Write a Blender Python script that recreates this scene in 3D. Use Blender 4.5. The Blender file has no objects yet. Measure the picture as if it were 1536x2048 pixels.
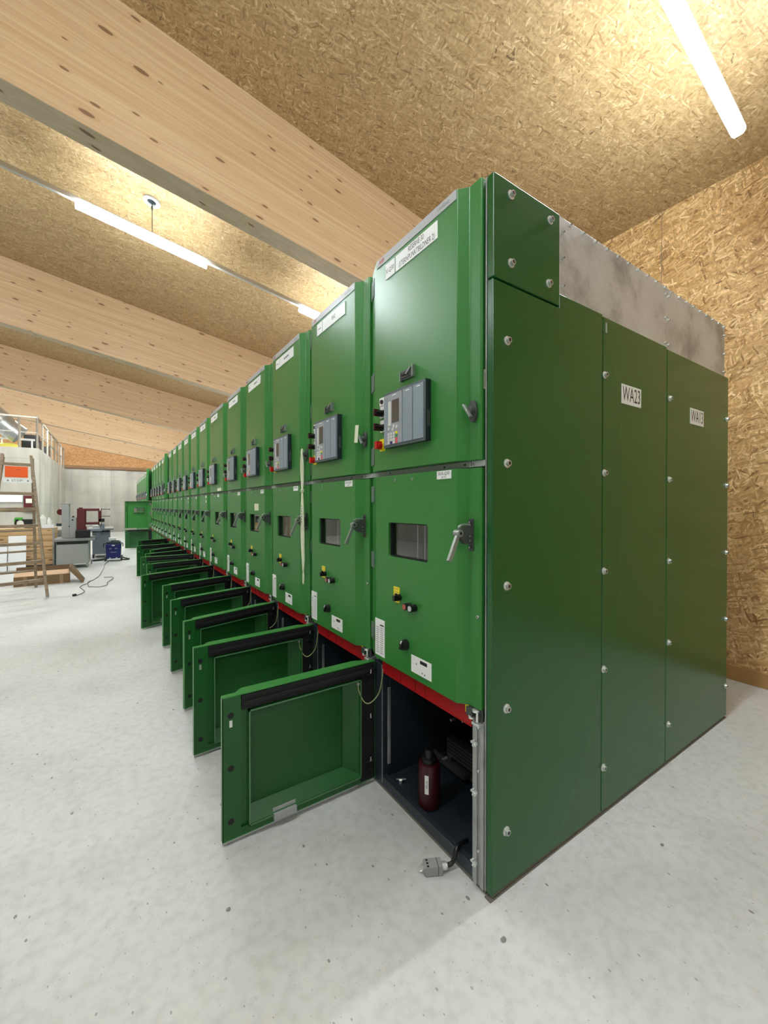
import bpy, bmesh, math, random
from mathutils import Vector, Matrix
random.seed(7)
S = bpy.context.scene
COL = S.collection
PI = math.pi
R = math.radians

# ------------------------------------------------------------------ camera
cam_d = bpy.data.cameras.new('camera'); cam = bpy.data.objects.new('camera', cam_d); COL.objects.link(cam)
cam_d.sensor_fit = 'HORIZONTAL'; cam_d.sensor_width = 36.0
cam_d.lens = 36.0 * 817.0 / 1536.0
cam_d.shift_y = -6.6 / 1536.0
cam_d.clip_start = 0.02; cam_d.clip_end = 200
cam.location = (0, 0, 1.414)
cam.rotation_euler = (R(90) - math.atan(6.4 / 817.0), 0, -math.atan(546 / 817.0))
S.camera = cam
# ------------------------------------------------------------------ view, world
S.view_settings.view_transform = 'Standard'
S.view_settings.look = 'None'
S.view_settings.exposure = 1.22
S.view_settings.gamma = 1.0
S.view_settings.use_curve_mapping = False
w = bpy.data.worlds.new('world'); S.world = w; w.use_nodes = True
w.node_tree.nodes['Background'].inputs[0].default_value = (0.8, 0.85, 0.9, 1)
w.node_tree.nodes['Background'].inputs[1].default_value = 0.3
LAMP_POWER = 58.0
LAMP_COL = (0.85, 0.945, 1.0)

# ------------------------------------------------------------------ room dimensions
X0 = 1.121            # plane of the cabinet fronts
Y0 = 0.988            # plane of the end cladding
XW = 4.20             # right wall
XL = -7.5             # left wall
YB = 26.1             # back wall
YF = -5.0             # wall behind the camera
SL = -0.1745          # slope of the ceiling
def zc(x): return 4.831 + SL * x

# ------------------------------------------------------------------ materials
def s2l(c): return tuple(((v / 255) / 12.92 if v / 255 <= 0.04045 else ((v / 255 + 0.055) / 1.055) ** 2.4) for v in c)
def mat_new(name):
    m = bpy.data.materials.new(name); m.use_nodes = True
    nt = m.node_tree; return m, nt, nt.nodes['Principled BSDF']
def plain(name, rgb, rough=0.5, metal=0.0, bump=0.0, bscale=300.0, var=0.0, spec=0.5, coat=0.0):
    m, nt, b = mat_new(name)
    c = s2l(rgb) + (1,)
    b.inputs['Base Color'].default_value = c
    b.inputs['Roughness'].default_value = rough
    b.inputs['Metallic'].default_value = metal
    b.inputs['Specular IOR Level'].default_value = spec
    b.inputs['Coat Weight'].default_value = coat
    g = nt.nodes.new('ShaderNodeNewGeometry')
    if var > 0:
        n = nt.nodes.new('ShaderNodeTexNoise'); n.inputs['Scale'].default_value = 6.0; n.inputs['Detail'].default_value = 5
        nt.links.new(g.outputs['Position'], n.inputs['Vector'])
        mx = nt.nodes.new('ShaderNodeMix'); mx.data_type = 'RGBA'
        mx.inputs[6].default_value = tuple(v * (1 - var) for v in c[:3]) + (1,)
        mx.inputs[7].default_value = tuple(min(1, v * (1 + var)) for v in c[:3]) + (1,)
        nt.links.new(n.outputs['Fac'], mx.inputs[0]); nt.links.new(mx.outputs[2], b.inputs['Base Color'])
    if bump > 0:
        n = nt.nodes.new('ShaderNodeTexNoise'); n.inputs['Scale'].default_value = bscale; n.inputs['Detail'].default_value = 2
        nt.links.new(g.outputs['Position'], n.inputs['Vector'])
        bp = nt.nodes.new('ShaderNodeBump'); bp.inputs['Strength'].default_value = bump; bp.inputs['Distance'].default_value = 0.002
        nt.links.new(n.outputs['Fac'], bp.inputs['Height']); nt.links.new(bp.outputs['Normal'], b.inputs['Normal'])
    return m

class NT:
    def __init__(s, nt): s.nt = nt
    def node(s, t, **kw):
        n = s.nt.nodes.new(t)
        for k, v in kw.items(): setattr(n, k, v)
        return n
    def link(s, a, b): s.nt.links.new(a, b)
    def math(s, op, a, b=None, clamp=False):
        n = s.node('ShaderNodeMath', operation=op, use_clamp=clamp)
        for i, v in enumerate((a, b)):
            if v is None: continue
            if isinstance(v, (int, float)): n.inputs[i].default_value = v
            else: s.link(v, n.inputs[i])
        return n.outputs[0]
    def mix(s, f, a, b, mode='MIX'):
        n = s.node('ShaderNodeMix', data_type='RGBA', blend_type=mode)
        for i, v in ((0, f), (6, a), (7, b)):
            if isinstance(v, (int, float)): n.inputs[i].default_value = v
            elif isinstance(v, tuple): n.inputs[i].default_value = v + (1,) if len(v) == 3 else v
            else: s.link(v, n.inputs[i])
        return n.outputs[2]
    def ramp(s, f, stops):
        n = s.node('ShaderNodeValToRGB')
        while len(n.color_ramp.elements) < len(stops): n.color_ramp.elements.new(0.5)
        for e, (p, c) in zip(n.color_ramp.elements, stops):
            e.position = p; e.color = (s2l(c) if len(c) == 3 else c) + (1,)
        s.link(f, n.inputs[0]); return n.outputs['Color']

TON = {2: [(0.0, (128, 90, 54)), (0.10, (150, 108, 66)), (0.45, (164, 120, 74)), (0.8, (176, 132, 84)), (1.0, (194, 152, 104))],
       0: [(0.0, (138, 110, 74)), (0.10, (160, 133, 94)), (0.5, (173, 147, 108)), (0.9, (184, 159, 121)), (1.0, (206, 184, 148))],
       1: [(0.0, (140, 104, 62)), (0.10, (176, 138, 88)), (0.45, (198, 162, 110)), (0.8, (214, 181, 130)), (1.0, (236, 210, 164))]}
def osb(name, axes, k=1.0, warm=0):
    """oriented strand board: several layers of long rotated flakes, axes = the two world axes of the board"""
    m, nt, b = mat_new(name); N = NT(nt)
    g = N.node('ShaderNodeNewGeometry'); sp = N.node('ShaderNodeSeparateXYZ'); N.link(g.outputs['Position'], sp.inputs[0])
    cb = N.node('ShaderNodeCombineXYZ'); N.link(sp.outputs[axes[0]], cb.inputs[0]); N.link(sp.outputs[axes[1]], cb.inputs[1])
    ns = N.node('ShaderNodeTexNoise'); ns.inputs['Scale'].default_value = 5.0; ns.inputs['Detail'].default_value = 2
    N.link(cb.outputs[0], ns.inputs['Vector'])
    vm = N.node('ShaderNodeVectorMath', operation='SCALE'); vm.inputs['Scale'].default_value = 0.07
    N.link(ns.outputs['Color'], vm.inputs[0])
    va = N.node('ShaderNodeVectorMath', operation='ADD'); N.link(cb.outputs[0], va.inputs[0]); N.link(vm.outputs[0], va.inputs[1])
    tones = TON[warm]
    col = s2l((184, 156, 112)); hgt = None
    for i, (ang, sx, sy, th) in enumerate([(8, 9, 52, 0.0), (70, 11, 60, 0.45), (-35, 10, 58, 0.5), (38, 12, 70, 0.55), (-75, 11, 64, 0.6), (12, 8, 75, 0.66)]):
        mp = N.node('ShaderNodeMapping'); mp.inputs['Rotation'].default_value = (0, 0, R(ang)); mp.inputs['Location'].default_value = (i * 3.7, i * 1.3, 0)
        N.link(va.outputs[0], mp.inputs['Vector'])
        sc = N.node('ShaderNodeVectorMath', operation='MULTIPLY'); sc.inputs[1].default_value = (sx * k, sy * k, 1)
        N.link(mp.outputs[0], sc.inputs[0])
        v = N.node('ShaderNodeTexVoronoi', voronoi_dimensions='2D'); v.inputs['Scale'].default_value = 1.0
        N.link(sc.outputs[0], v.inputs['Vector'])
        sr = N.node('ShaderNodeSeparateColor'); N.link(v.outputs['Color'], sr.inputs[0])
        tone = N.ramp(sr.outputs[1], tones)
        mask = N.math('GREATER_THAN', sr.outputs[0], th)
        edge = N.math('LESS_THAN', v.outputs['Distance'], 0.42)
        mask = N.math('MULTIPLY', mask, edge) if i else mask
        col = N.mix(mask, col, tone)
        h = N.math('MULTIPLY', mask, N.math('ADD', N.math('MULTIPLY', sr.outputs[2], 0.7), 0.3))
        hgt = h if hgt is None else N.math('MAXIMUM', hgt, h)
    # fine fibre and rare dark bark
    n2 = N.node('ShaderNodeTexNoise'); n2.inputs['Scale'].default_value = 45 * k; n2.inputs['Detail'].default_value = 4
    N.link(cb.outputs[0], n2.inputs['Vector'])
    col = N.mix(0.45, col, N.ramp(n2.outputs['Fac'], [(0.25, (110, 96, 70)), (0.5, (200, 190, 170)), (0.75, (255, 250, 240))]), 'MULTIPLY')
    col = N.mix(1.0, col, (1.28, 1.27, 1.24), 'MULTIPLY')
    n3 = N.node('ShaderNodeTexVoronoi', voronoi_dimensions='2D'); n3.inputs['Scale'].default_value = 7.0
    mp = N.node('ShaderNodeMapping'); mp.inputs['Rotation'].default_value = (0, 0, R(25)); mp.inputs['Scale'].default_value = (1.0, 2.2, 1); vbig = N.node('ShaderNodeVectorMath', operation='SCALE'); vbig.inputs['Scale'].default_value = 0.5; N.link(ns.outputs['Color'], vbig.inputs[0]); vb2 = N.node('ShaderNodeVectorMath', operation='ADD'); N.link(cb.outputs[0], vb2.inputs[0]); N.link(vbig.outputs[0], vb2.inputs[1]); N.link(vb2.outputs[0], mp.inputs['Vector'])
    N.link(mp.outputs[0], n3.inputs['Vector'])
    sr = N.node('ShaderNodeSeparateColor'); N.link(n3.outputs['Color'], sr.inputs[0])
    dk = N.math('MULTIPLY', N.math('GREATER_THAN', sr.outputs[0], 0.86), N.math('LESS_THAN', n3.outputs['Distance'], N.math('MULTIPLY', sr.outputs[1], 0.13)))
    col = N.mix(N.math('MULTIPLY', dk, 0.75), col, s2l((84, 56, 30)))
    N.link(col, b.inputs['Base Color']); b.inputs['Roughness'].default_value = 0.62
    bp = N.node('ShaderNodeBump'); bp.inputs['Strength'].default_value = 0.4; bp.inputs['Distance'].default_value = 0.005
    N.link(hgt, bp.inputs['Height']); N.link(bp.outputs['Normal'], b.inputs['Normal'])
    return m

def timber(name, grain=0, across=2, light=(222, 192, 148), dark=(196, 158, 110), knots=1.0, fine=1.0, lam=0.04):
    m, nt, b = mat_new(name); N = NT(nt)
    g = N.node('ShaderNodeNewGeometry'); sp = N.node('ShaderNodeSeparateXYZ'); N.link(g.outputs['Position'], sp.inputs[0])
    # height measured square to the sloping beam
    if lam: up = N.math('ADD', sp.outputs[across], N.math('MULTIPLY', sp.outputs[grain], -SL))
    else: up = sp.outputs[across]
    rest = [i for i in range(3) if i not in (grain, across)][0]
    lamid = N.math('FLOOR', N.math('DIVIDE', up, lam)) if lam else N.math('FLOOR', N.math('DIVIDE', up, 5.0))
    cb = N.node('ShaderNodeCombineXYZ')
    N.link(N.math('ADD', sp.outputs[grain], N.math('MULTIPLY', lamid, 7.31)), cb.inputs[0])
    N.link(up, cb.inputs[1]); N.link(sp.outputs[rest], cb.inputs[2])
    mp = N.node('ShaderNodeMapping'); mp.inputs['Scale'].default_value = (0.8 * fine, 34 * fine, 24 * fine); N.link(cb.outputs[0], mp.inputs[0])
    n = N.node('ShaderNodeTexNoise'); n.inputs['Scale'].default_value = 1.0; n.inputs['Detail'].default_value = 5; n.inputs['Distortion'].default_value = 0.6
    N.link(mp.outputs[0], n.inputs['Vector'])
    col = N.ramp(n.outputs['Fac'], [(0.30, dark), (0.5, tuple((a + c) // 2 for a, c in zip(light, dark))), (0.68, light)])
    if lam:
        wn = N.node('ShaderNodeTexWhiteNoise', noise_dimensions='1D'); N.link(lamid, wn.inputs['W'])
        col = N.mix(N.math('MULTIPLY', wn.outputs['Value'], 0.12), col, s2l(dark))
        fr = N.math('FRACT', N.math('DIVIDE', up, lam))
        col = N.mix(N.math('MULTIPLY', N.math('LESS_THAN', fr, 0.035), 0.35), col, s2l((150, 112, 70)))
    # knots
    cb2 = N.node('ShaderNodeCombineXYZ'); N.link(sp.outputs[grain], cb2.inputs[0]); N.link(N.math('ADD', up, N.math('MULTIPLY', sp.outputs[rest], 1.0)), cb2.inputs[1])
    mk = N.node('ShaderNodeMapping'); mk.inputs['Scale'].default_value = (2.6, 8.0, 1); N.link(cb2.outputs[0], mk.inputs[0])
    v = N.node('ShaderNodeTexVoronoi', voronoi_dimensions='2D'); v.inputs['Scale'].default_value = 1.0; N.link(mk.outputs[0], v.inputs['Vector'])
    sr = N.node('ShaderNodeSeparateColor'); N.link(v.outputs['Color'], sr.inputs[0])
    rad = N.math('MULTIPLY', N.math('ADD', N.math('MULTIPLY', sr.outputs[1], sr.outputs[1]), 0.5), 0.082 * knots)
    k1 = N.math('LESS_THAN', N.math('SUBTRACT', v.outputs['Distance'], rad), 0.0)
    k1 = N.math('MULTIPLY', k1, N.math('GREATER_THAN', sr.outputs[0], 0.38))
    k2 = N.math('MULTIPLY', N.math('LESS_THAN', N.math('SUBTRACT', v.outputs['Distance'], N.math('MULTIPLY', rad, 1.7)), 0.0), N.math('GREATER_THAN', sr.outputs[0], 0.38))
    col = N.mix(N.math('MULTIPLY', k2, 0.25), col, s2l((165, 118, 70)))
    col = N.mix(N.math('MULTIPLY', k1, 0.8), col, s2l((96, 62, 34)))
    N.link(col, b.inputs['Base Color']); b.inputs['Roughness'].default_value = 0.5
    return m

def concrete_floor():
    m, nt, b = mat_new('polished_concrete_floor'); N = NT(nt)
    g = N.node('ShaderNodeNewGeometry')
    n1 = N.node('ShaderNodeTexNoise'); n1.inputs['Scale'].default_value = 1.1; n1.inputs['Detail'].default_value = 6; n1.inputs['Roughness'].default_value = 0.62
    N.link(g.outputs['Position'], n1.inputs['Vector'])
    col = N.ramp(n1.outputs['Fac'], [(0.32, (193, 194, 192)), (0.5, (207, 208, 206)), (0.66, (215, 216, 214))])
    n2 = N.node('ShaderNodeTexNoise'); n2.inputs['Scale'].default_value = 26; n2.inputs['Detail'].default_value = 5
    N.link(g.outputs['Position'], n2.inputs['Vector'])
    col = N.mix(0.35, col, N.ramp(n2.outputs['Fac'], [(0.3, (205, 206, 202)), (0.55, (250, 250, 250)), (0.7, (255, 255, 255))]), 'MULTIPLY')
    # small specks and pits
    for sc, th, rr, c, f in ((9, 0.80, 0.055, (95, 93, 88), 0.75), (30, 0.82, 0.10, (120, 118, 112), 0.6), (70, 0.86, 0.14, (150, 148, 142), 0.5)):
        mp = N.node('ShaderNodeMapping'); mp.inputs['Rotation'].default_value = (0, 0, sc * 0.3); mp.inputs['Scale'].default_value = (1, 0.6, 1); N.link(g.outputs['Position'], mp.inputs[0])
        v = N.node('ShaderNodeTexVoronoi', voronoi_dimensions='2D'); v.inputs['Scale'].default_value = sc; N.link(mp.outputs[0], v.inputs['Vector'])
        sr = N.node('ShaderNodeSeparateColor'); N.link(v.outputs['Color'], sr.inputs[0])
        k = N.math('MULTIPLY', N.math('GREATER_THAN', sr.outputs[0], th), N.math('LESS_THAN', v.outputs['Distance'], N.math('MULTIPLY', sr.outputs[1], rr)))
        col = N.mix(N.math('MULTIPLY', k, f), col, s2l(c))
    # scuffs
    mp = N.node('ShaderNodeMapping'); mp.inputs['Rotation'].default_value = (0, 0, 0.5); mp.inputs['Scale'].default_value = (3.0, 14.0, 1); N.link(g.outputs['Position'], mp.inputs[0])
    n3 = N.node('ShaderNodeTexNoise'); n3.inputs['Scale'].default_value = 1.0; n3.inputs['Detail'].default_value = 8; n3.inputs['Roughness'].default_value = 0.7; n3.inputs['Distortion'].default_value = 1.2
    N.link(mp.outputs[0], n3.inputs['Vector'])
    k = N.math('MULTIPLY', N.math('SUBTRACT', n3.outputs['Fac'], 0.64, True), 3.0, True)
    col = N.mix(k, col, s2l((150, 149, 143)))
    N.link(col, b.inputs['Base Color'])
    rr = N.math('ADD', N.math('MULTIPLY', n1.outputs['Fac'], 0.25), 0.34); N.link(rr, b.inputs['Roughness'])
    bp = N.node('ShaderNodeBump'); bp.inputs['Strength'].default_value = 0.12; bp.inputs['Distance'].default_value = 0.004
    N.link(n2.outputs['Fac'], bp.inputs['Height']); N.link(bp.outputs['Normal'], b.inputs['Normal'])
    return m

def concrete_wall(name, ax):
    m, nt, b = mat_new(name); N = NT(nt)
    g = N.node('ShaderNodeNewGeometry'); sp = N.node('ShaderNodeSeparateXYZ'); N.link(g.outputs['Position'], sp.inputs[0])
    n1 = N.node('ShaderNodeTexNoise'); n1.inputs['Scale'].default_value = 0.9; n1.inputs['Detail'].default_value = 7; N.link(g.outputs['Position'], n1.inputs['Vector'])
    col = N.ramp(n1.outputs['Fac'], [(0.3, (160, 158, 150)), (0.5, (176, 174, 166)), (0.7, (188, 186, 180))])
    mp = N.node('ShaderNodeMapping'); mp.inputs['Scale'].default_value = (2.2, 2.2, 0.25); N.link(g.outputs['Position'], mp.inputs[0])
    n2 = N.node('ShaderNodeTexNoise'); n2.inputs['Scale'].default_value = 1.0; n2.inputs['Detail'].default_value = 4; N.link(mp.outputs[0], n2.inputs['Vector'])
    col = N.mix(0.5, col, N.ramp(n2.outputs['Fac'], [(0.3, (190, 188, 180)), (0.6, (255, 255, 252))]), 'MULTIPLY')
    for o, d in ((2, 1.45), (ax, 2.7)):   # joints left by the formwork panels
        fr = N.math('FRACT', N.math('DIVIDE', sp.outputs[o], d))
        col = N.mix(N.math('MULTIPLY', N.math('LESS_THAN', fr, 0.012), 0.3), col, s2l((120, 118, 110)))
    N.link(col, b.inputs['Base Color']); b.inputs['Roughness'].default_value = 0.7
    return m

def aluminium(name, rgb=(178, 178, 176), rough=0.38):
    m, nt, b = mat_new(name); N = NT(nt)
    g = N.node('ShaderNodeNewGeometry')
    n1 = N.node('ShaderNodeTexNoise'); n1.inputs['Scale'].default_value = 3.2; n1.inputs['Detail'].default_value = 6; n1.inputs['Roughness'].default_value = 0.65
    N.link(g.outputs['Position'], n1.inputs['Vector'])
    d = tuple(int(v * 0.72) for v in rgb)
    N.link(N.ramp(n1.outputs['Fac'], [(0.34, d), (0.52, rgb), (0.7, tuple(min(255, v + 12) for v in rgb))]), b.inputs['Base Color'])
    N.link(N.math('ADD', N.math('MULTIPLY', n1.outputs['Fac'], 0.3), rough - 0.15), b.inputs['Roughness'])
    b.inputs['Metallic'].default_value = 0.4
    return m

def glass_mat(name):
    m = bpy.data.materials.new(name); m.use_nodes = True; nt = m.node_tree; N = NT(nt)
    nt.nodes.remove(nt.nodes['Principled BSDF'])
    tr = N.node('ShaderNodeBsdfTransparent'); tr.inputs[0].default_value = (0.75, 0.76, 0.75, 1)
    gl = N.node('ShaderNodeBsdfGlossy'); gl.inputs['Roughness'].default_value = 0.03; gl.inputs[0].default_value = (0.9, 0.9, 0.9, 1)
    lw = N.node('ShaderNodeLayerWeight'); lw.inputs[0].default_value = 0.5
    f = N.math('ADD', N.math('MULTIPLY', N.math('POWER', lw.outputs['Facing'], 3.0), 0.9), 0.05, True)
    mx = N.node('ShaderNodeMixShader'); N.link(f, mx.inputs[0]); N.link(tr.outputs[0], mx.inputs[1]); N.link(gl.outputs[0], mx.inputs[2])
    N.link(mx.outputs[0], nt.nodes['Material Output'].inputs[0]); return m

def emis(name, col, k):
    m = bpy.data.materials.new(name); m.use_nodes = True; nt = m.node_tree
    nt.nodes.remove(nt.nodes['Principled BSDF'])
    e = nt.nodes.new('ShaderNodeEmission'); e.inputs[0].default_value = col + (1,); e.inputs[1].default_value = k
    nt.links.new(e.outputs[0], nt.nodes['Material Output'].inputs[0]); return m

M = {}
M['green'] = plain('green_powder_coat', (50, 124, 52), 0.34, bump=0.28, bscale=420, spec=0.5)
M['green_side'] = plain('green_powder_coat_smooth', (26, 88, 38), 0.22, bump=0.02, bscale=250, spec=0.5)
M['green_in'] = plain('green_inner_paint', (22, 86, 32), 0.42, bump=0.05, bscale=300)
M['green_rim'] = plain('green_rim_edge', (84, 124, 88), 0.4)
M['red'] = plain('red_paint', (170, 8, 20), 0.4)
M['navy'] = plain('dark_slate_paint', (40, 48, 56), 0.38)
M['black'] = plain('black_plastic', (16, 17, 18), 0.38)
M['rubber'] = plain('black_rubber_seal', (14, 15, 16), 0.7)
M['steel'] = aluminium('galvanised_steel', (168, 170, 170), 0.4)
M['chrome'] = plain('bright_zinc', (226, 230, 226), 0.25, metal=0.65)
M['alu'] = aluminium('aluminium_sheet', (198, 199, 200), 0.42)
M['grey_hinge'] = plain('grey_hinge_plastic', (104, 116, 110), 0.45)
M['dgrey'] = plain('dark_grey_cast_metal', (78, 80, 78), 0.42, metal=0.3)
M['lever'] = plain('grey_lever_metal', (150, 158, 152), 0.35, metal=0.6)
M['strip'] = plain('light_grey_label_strip', (176, 178, 180), 0.4)
M['crossbar'] = plain('grey_galvanised_crossbar', (162, 168, 162), 0.5)
M['white'] = plain('white_label', (236, 238, 236), 0.45)
M['ink'] = plain('black_ink', (26, 26, 28), 0.5)
M['inkg'] = plain('grey_ink', (130, 132, 134), 0.5)
M['inkr'] = plain('red_ink', (196, 24, 40), 0.5)
M['yellow'] = plain('yellow_label', (236, 214, 20), 0.45)
M['relay_side'] = plain('relay_dark_housing', (28, 38, 44), 0.4)
M['relay_edge'] = plain('relay_grey_frame', (84, 96, 100), 0.4)
M['relay_face'] = plain('relay_blue_grey_panel', (134, 148, 158), 0.42)
M['relay_op'] = plain('relay_operator_panel', (150, 156, 162), 0.4)
M['lcd'] = plain('display_glass', (92, 86, 78), 0.12)
M['key'] = plain('pale_keys', (206, 206, 200), 0.5)
M['kgreen'] = plain('green_key', (20, 140, 80), 0.5)
M['kred'] = plain('red_key', (220, 80, 90), 0.5)
M['kblue'] = plain('blue_key', (30, 34, 110), 0.5)
M['redplastic'] = plain('red_knob_plastic', (190, 20, 14), 0.35)
M['darkred'] = plain('dark_red_resin', (62, 10, 20), 0.4)
M['pale_red'] = plain('terracotta_lens', (172, 84, 66), 0.35)
M['pale_lens'] = plain('pale_lens', (196, 200, 200), 0.35)
M['wire'] = plain('yellow_green_wire', (168, 176, 120), 0.5)
M['glass'] = glass_mat('window_glass')
M['cavity'] = plain('reflection_brown_sheet', (200, 170, 130), 0.6)  # chamber walls coloured light brown to imitate the room reflected in the pane
M['breaker'] = plain('grey_breaker_front', (190, 190, 186), 0.5, var=0.2)
M['strap'] = plain('cream_webbing', (222, 224, 196), 0.8)
M['osb_c'] = osb('strand_board_ceiling', (0, 1), 1.1, 0)
M['osb_w'] = osb('strand_board_wall', (1, 2), 0.9, 1)
M['osb_b'] = osb('strand_board_back_wall', (0, 2), 0.8, 2)
M['glulam'] = timber('glulam_spruce', light=(196, 166, 128), dark=(176, 143, 104))
M['glulam_u'] = timber('glulam_underside', light=(196, 182, 156), dark=(182, 164, 134), lam=0)
M['floor'] = concrete_floor()
M['cw_x'] = concrete_wall('fair_faced_concrete', 0)
M['cw_y'] = concrete_wall('fair_faced_concrete_side', 1)
M['lampbody'] = plain('white_lamp_body', (206, 208, 206), 0.4)
M['trunk'] = plain('lamp_trunking', (186, 184, 178), 0.4)
M['lamp'] = emis('led_diffuser', LAMP_COL, LAMP_POWER)
M['greypaint'] = plain('light_grey_machine_paint', (146, 149, 146), 0.42)
M['bluegrey'] = plain('blue_grey_machine_paint', (112, 124, 134), 0.45)
M['midgrey'] = plain('mid_grey_worktop', (118, 122, 122), 0.45)
M['maroon'] = plain('maroon_machine_paint', (86, 18, 24), 0.4)
M['blue'] = plain('blue_vacuum_plastic', (10, 26, 104), 0.35)
M['teal'] = plain('dark_teal_plastic', (18, 44, 52), 0.4)
M['card'] = plain('brown_cardboard', (132, 104, 76), 0.8, var=0.12)
M['cardl'] = plain('cardboard_inner_face', (206, 172, 140), 0.8)
M['tape'] = plain('brown_packing_tape', (160, 132, 102), 0.35)
M['crate'] = timber('rough_crate_boards', 0, 2, (214, 182, 136), (176, 138, 92), 1.4, 1.0, lam=0)
M['ladder'] = timber('old_ladder_wood', 0, 2, (158, 140, 116), (120, 100, 78), 0.5, 1.0, lam=0)
M['orange'] = plain('orange_plastic', (236, 92, 14), 0.45)
M['whitep'] = plain('white_painted_board', (232, 234, 236), 0.4)
M['sgreen'] = plain('bright_green_plastic', (70, 168, 50), 0.4)
M['bottle'] = plain('white_bottle_plastic', (222, 224, 214), 0.4)
M['duct'] = plain('spiral_duct_metal', (188, 194, 198), 0.3, metal=0.8)
M['rail'] = plain('galvanised_railing', (168, 162, 150), 0.45, metal=0.4)
M['pallet'] = plain('yellow_foil', (206, 196, 70), 0.5)
M['tealc'] = plain('pale_teal_cloth', (150, 200, 196), 0.7)
M['stone'] = plain('grey_stone', (140, 140, 132), 0.9)
M['dirt'] = plain('dusty_base_channel', (116, 112, 102), 0.8, var=0.2)
M['joist'] = plain('brown_timber_sill', (120, 88, 56), 0.6, var=0.1)
M['base'] = plain('board_skirting', (178, 138, 84), 0.6, var=0.1)

# ------------------------------------------------------------------ mesh builder
def text_geo(body, size, align='CENTER'):
    cu = bpy.data.curves.new('lettering', 'FONT'); cu.body = body; cu.size = size
    cu.align_x = align; cu.align_y = 'CENTER'; cu.resolution_u = 2
    ob = bpy.data.objects.new('lettering', cu); COL.objects.link(ob)
    me = bpy.data.meshes.new_from_object(ob.evaluated_get(bpy.context.evaluated_depsgraph_get()))
    vs = [v.co.copy() for v in me.vertices]; fs = [list(p.vertices) for p in me.polygons]
    bpy.data.objects.remove(ob); bpy.data.curves.remove(cu); bpy.data.meshes.remove(me)
    return vs, fs

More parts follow.
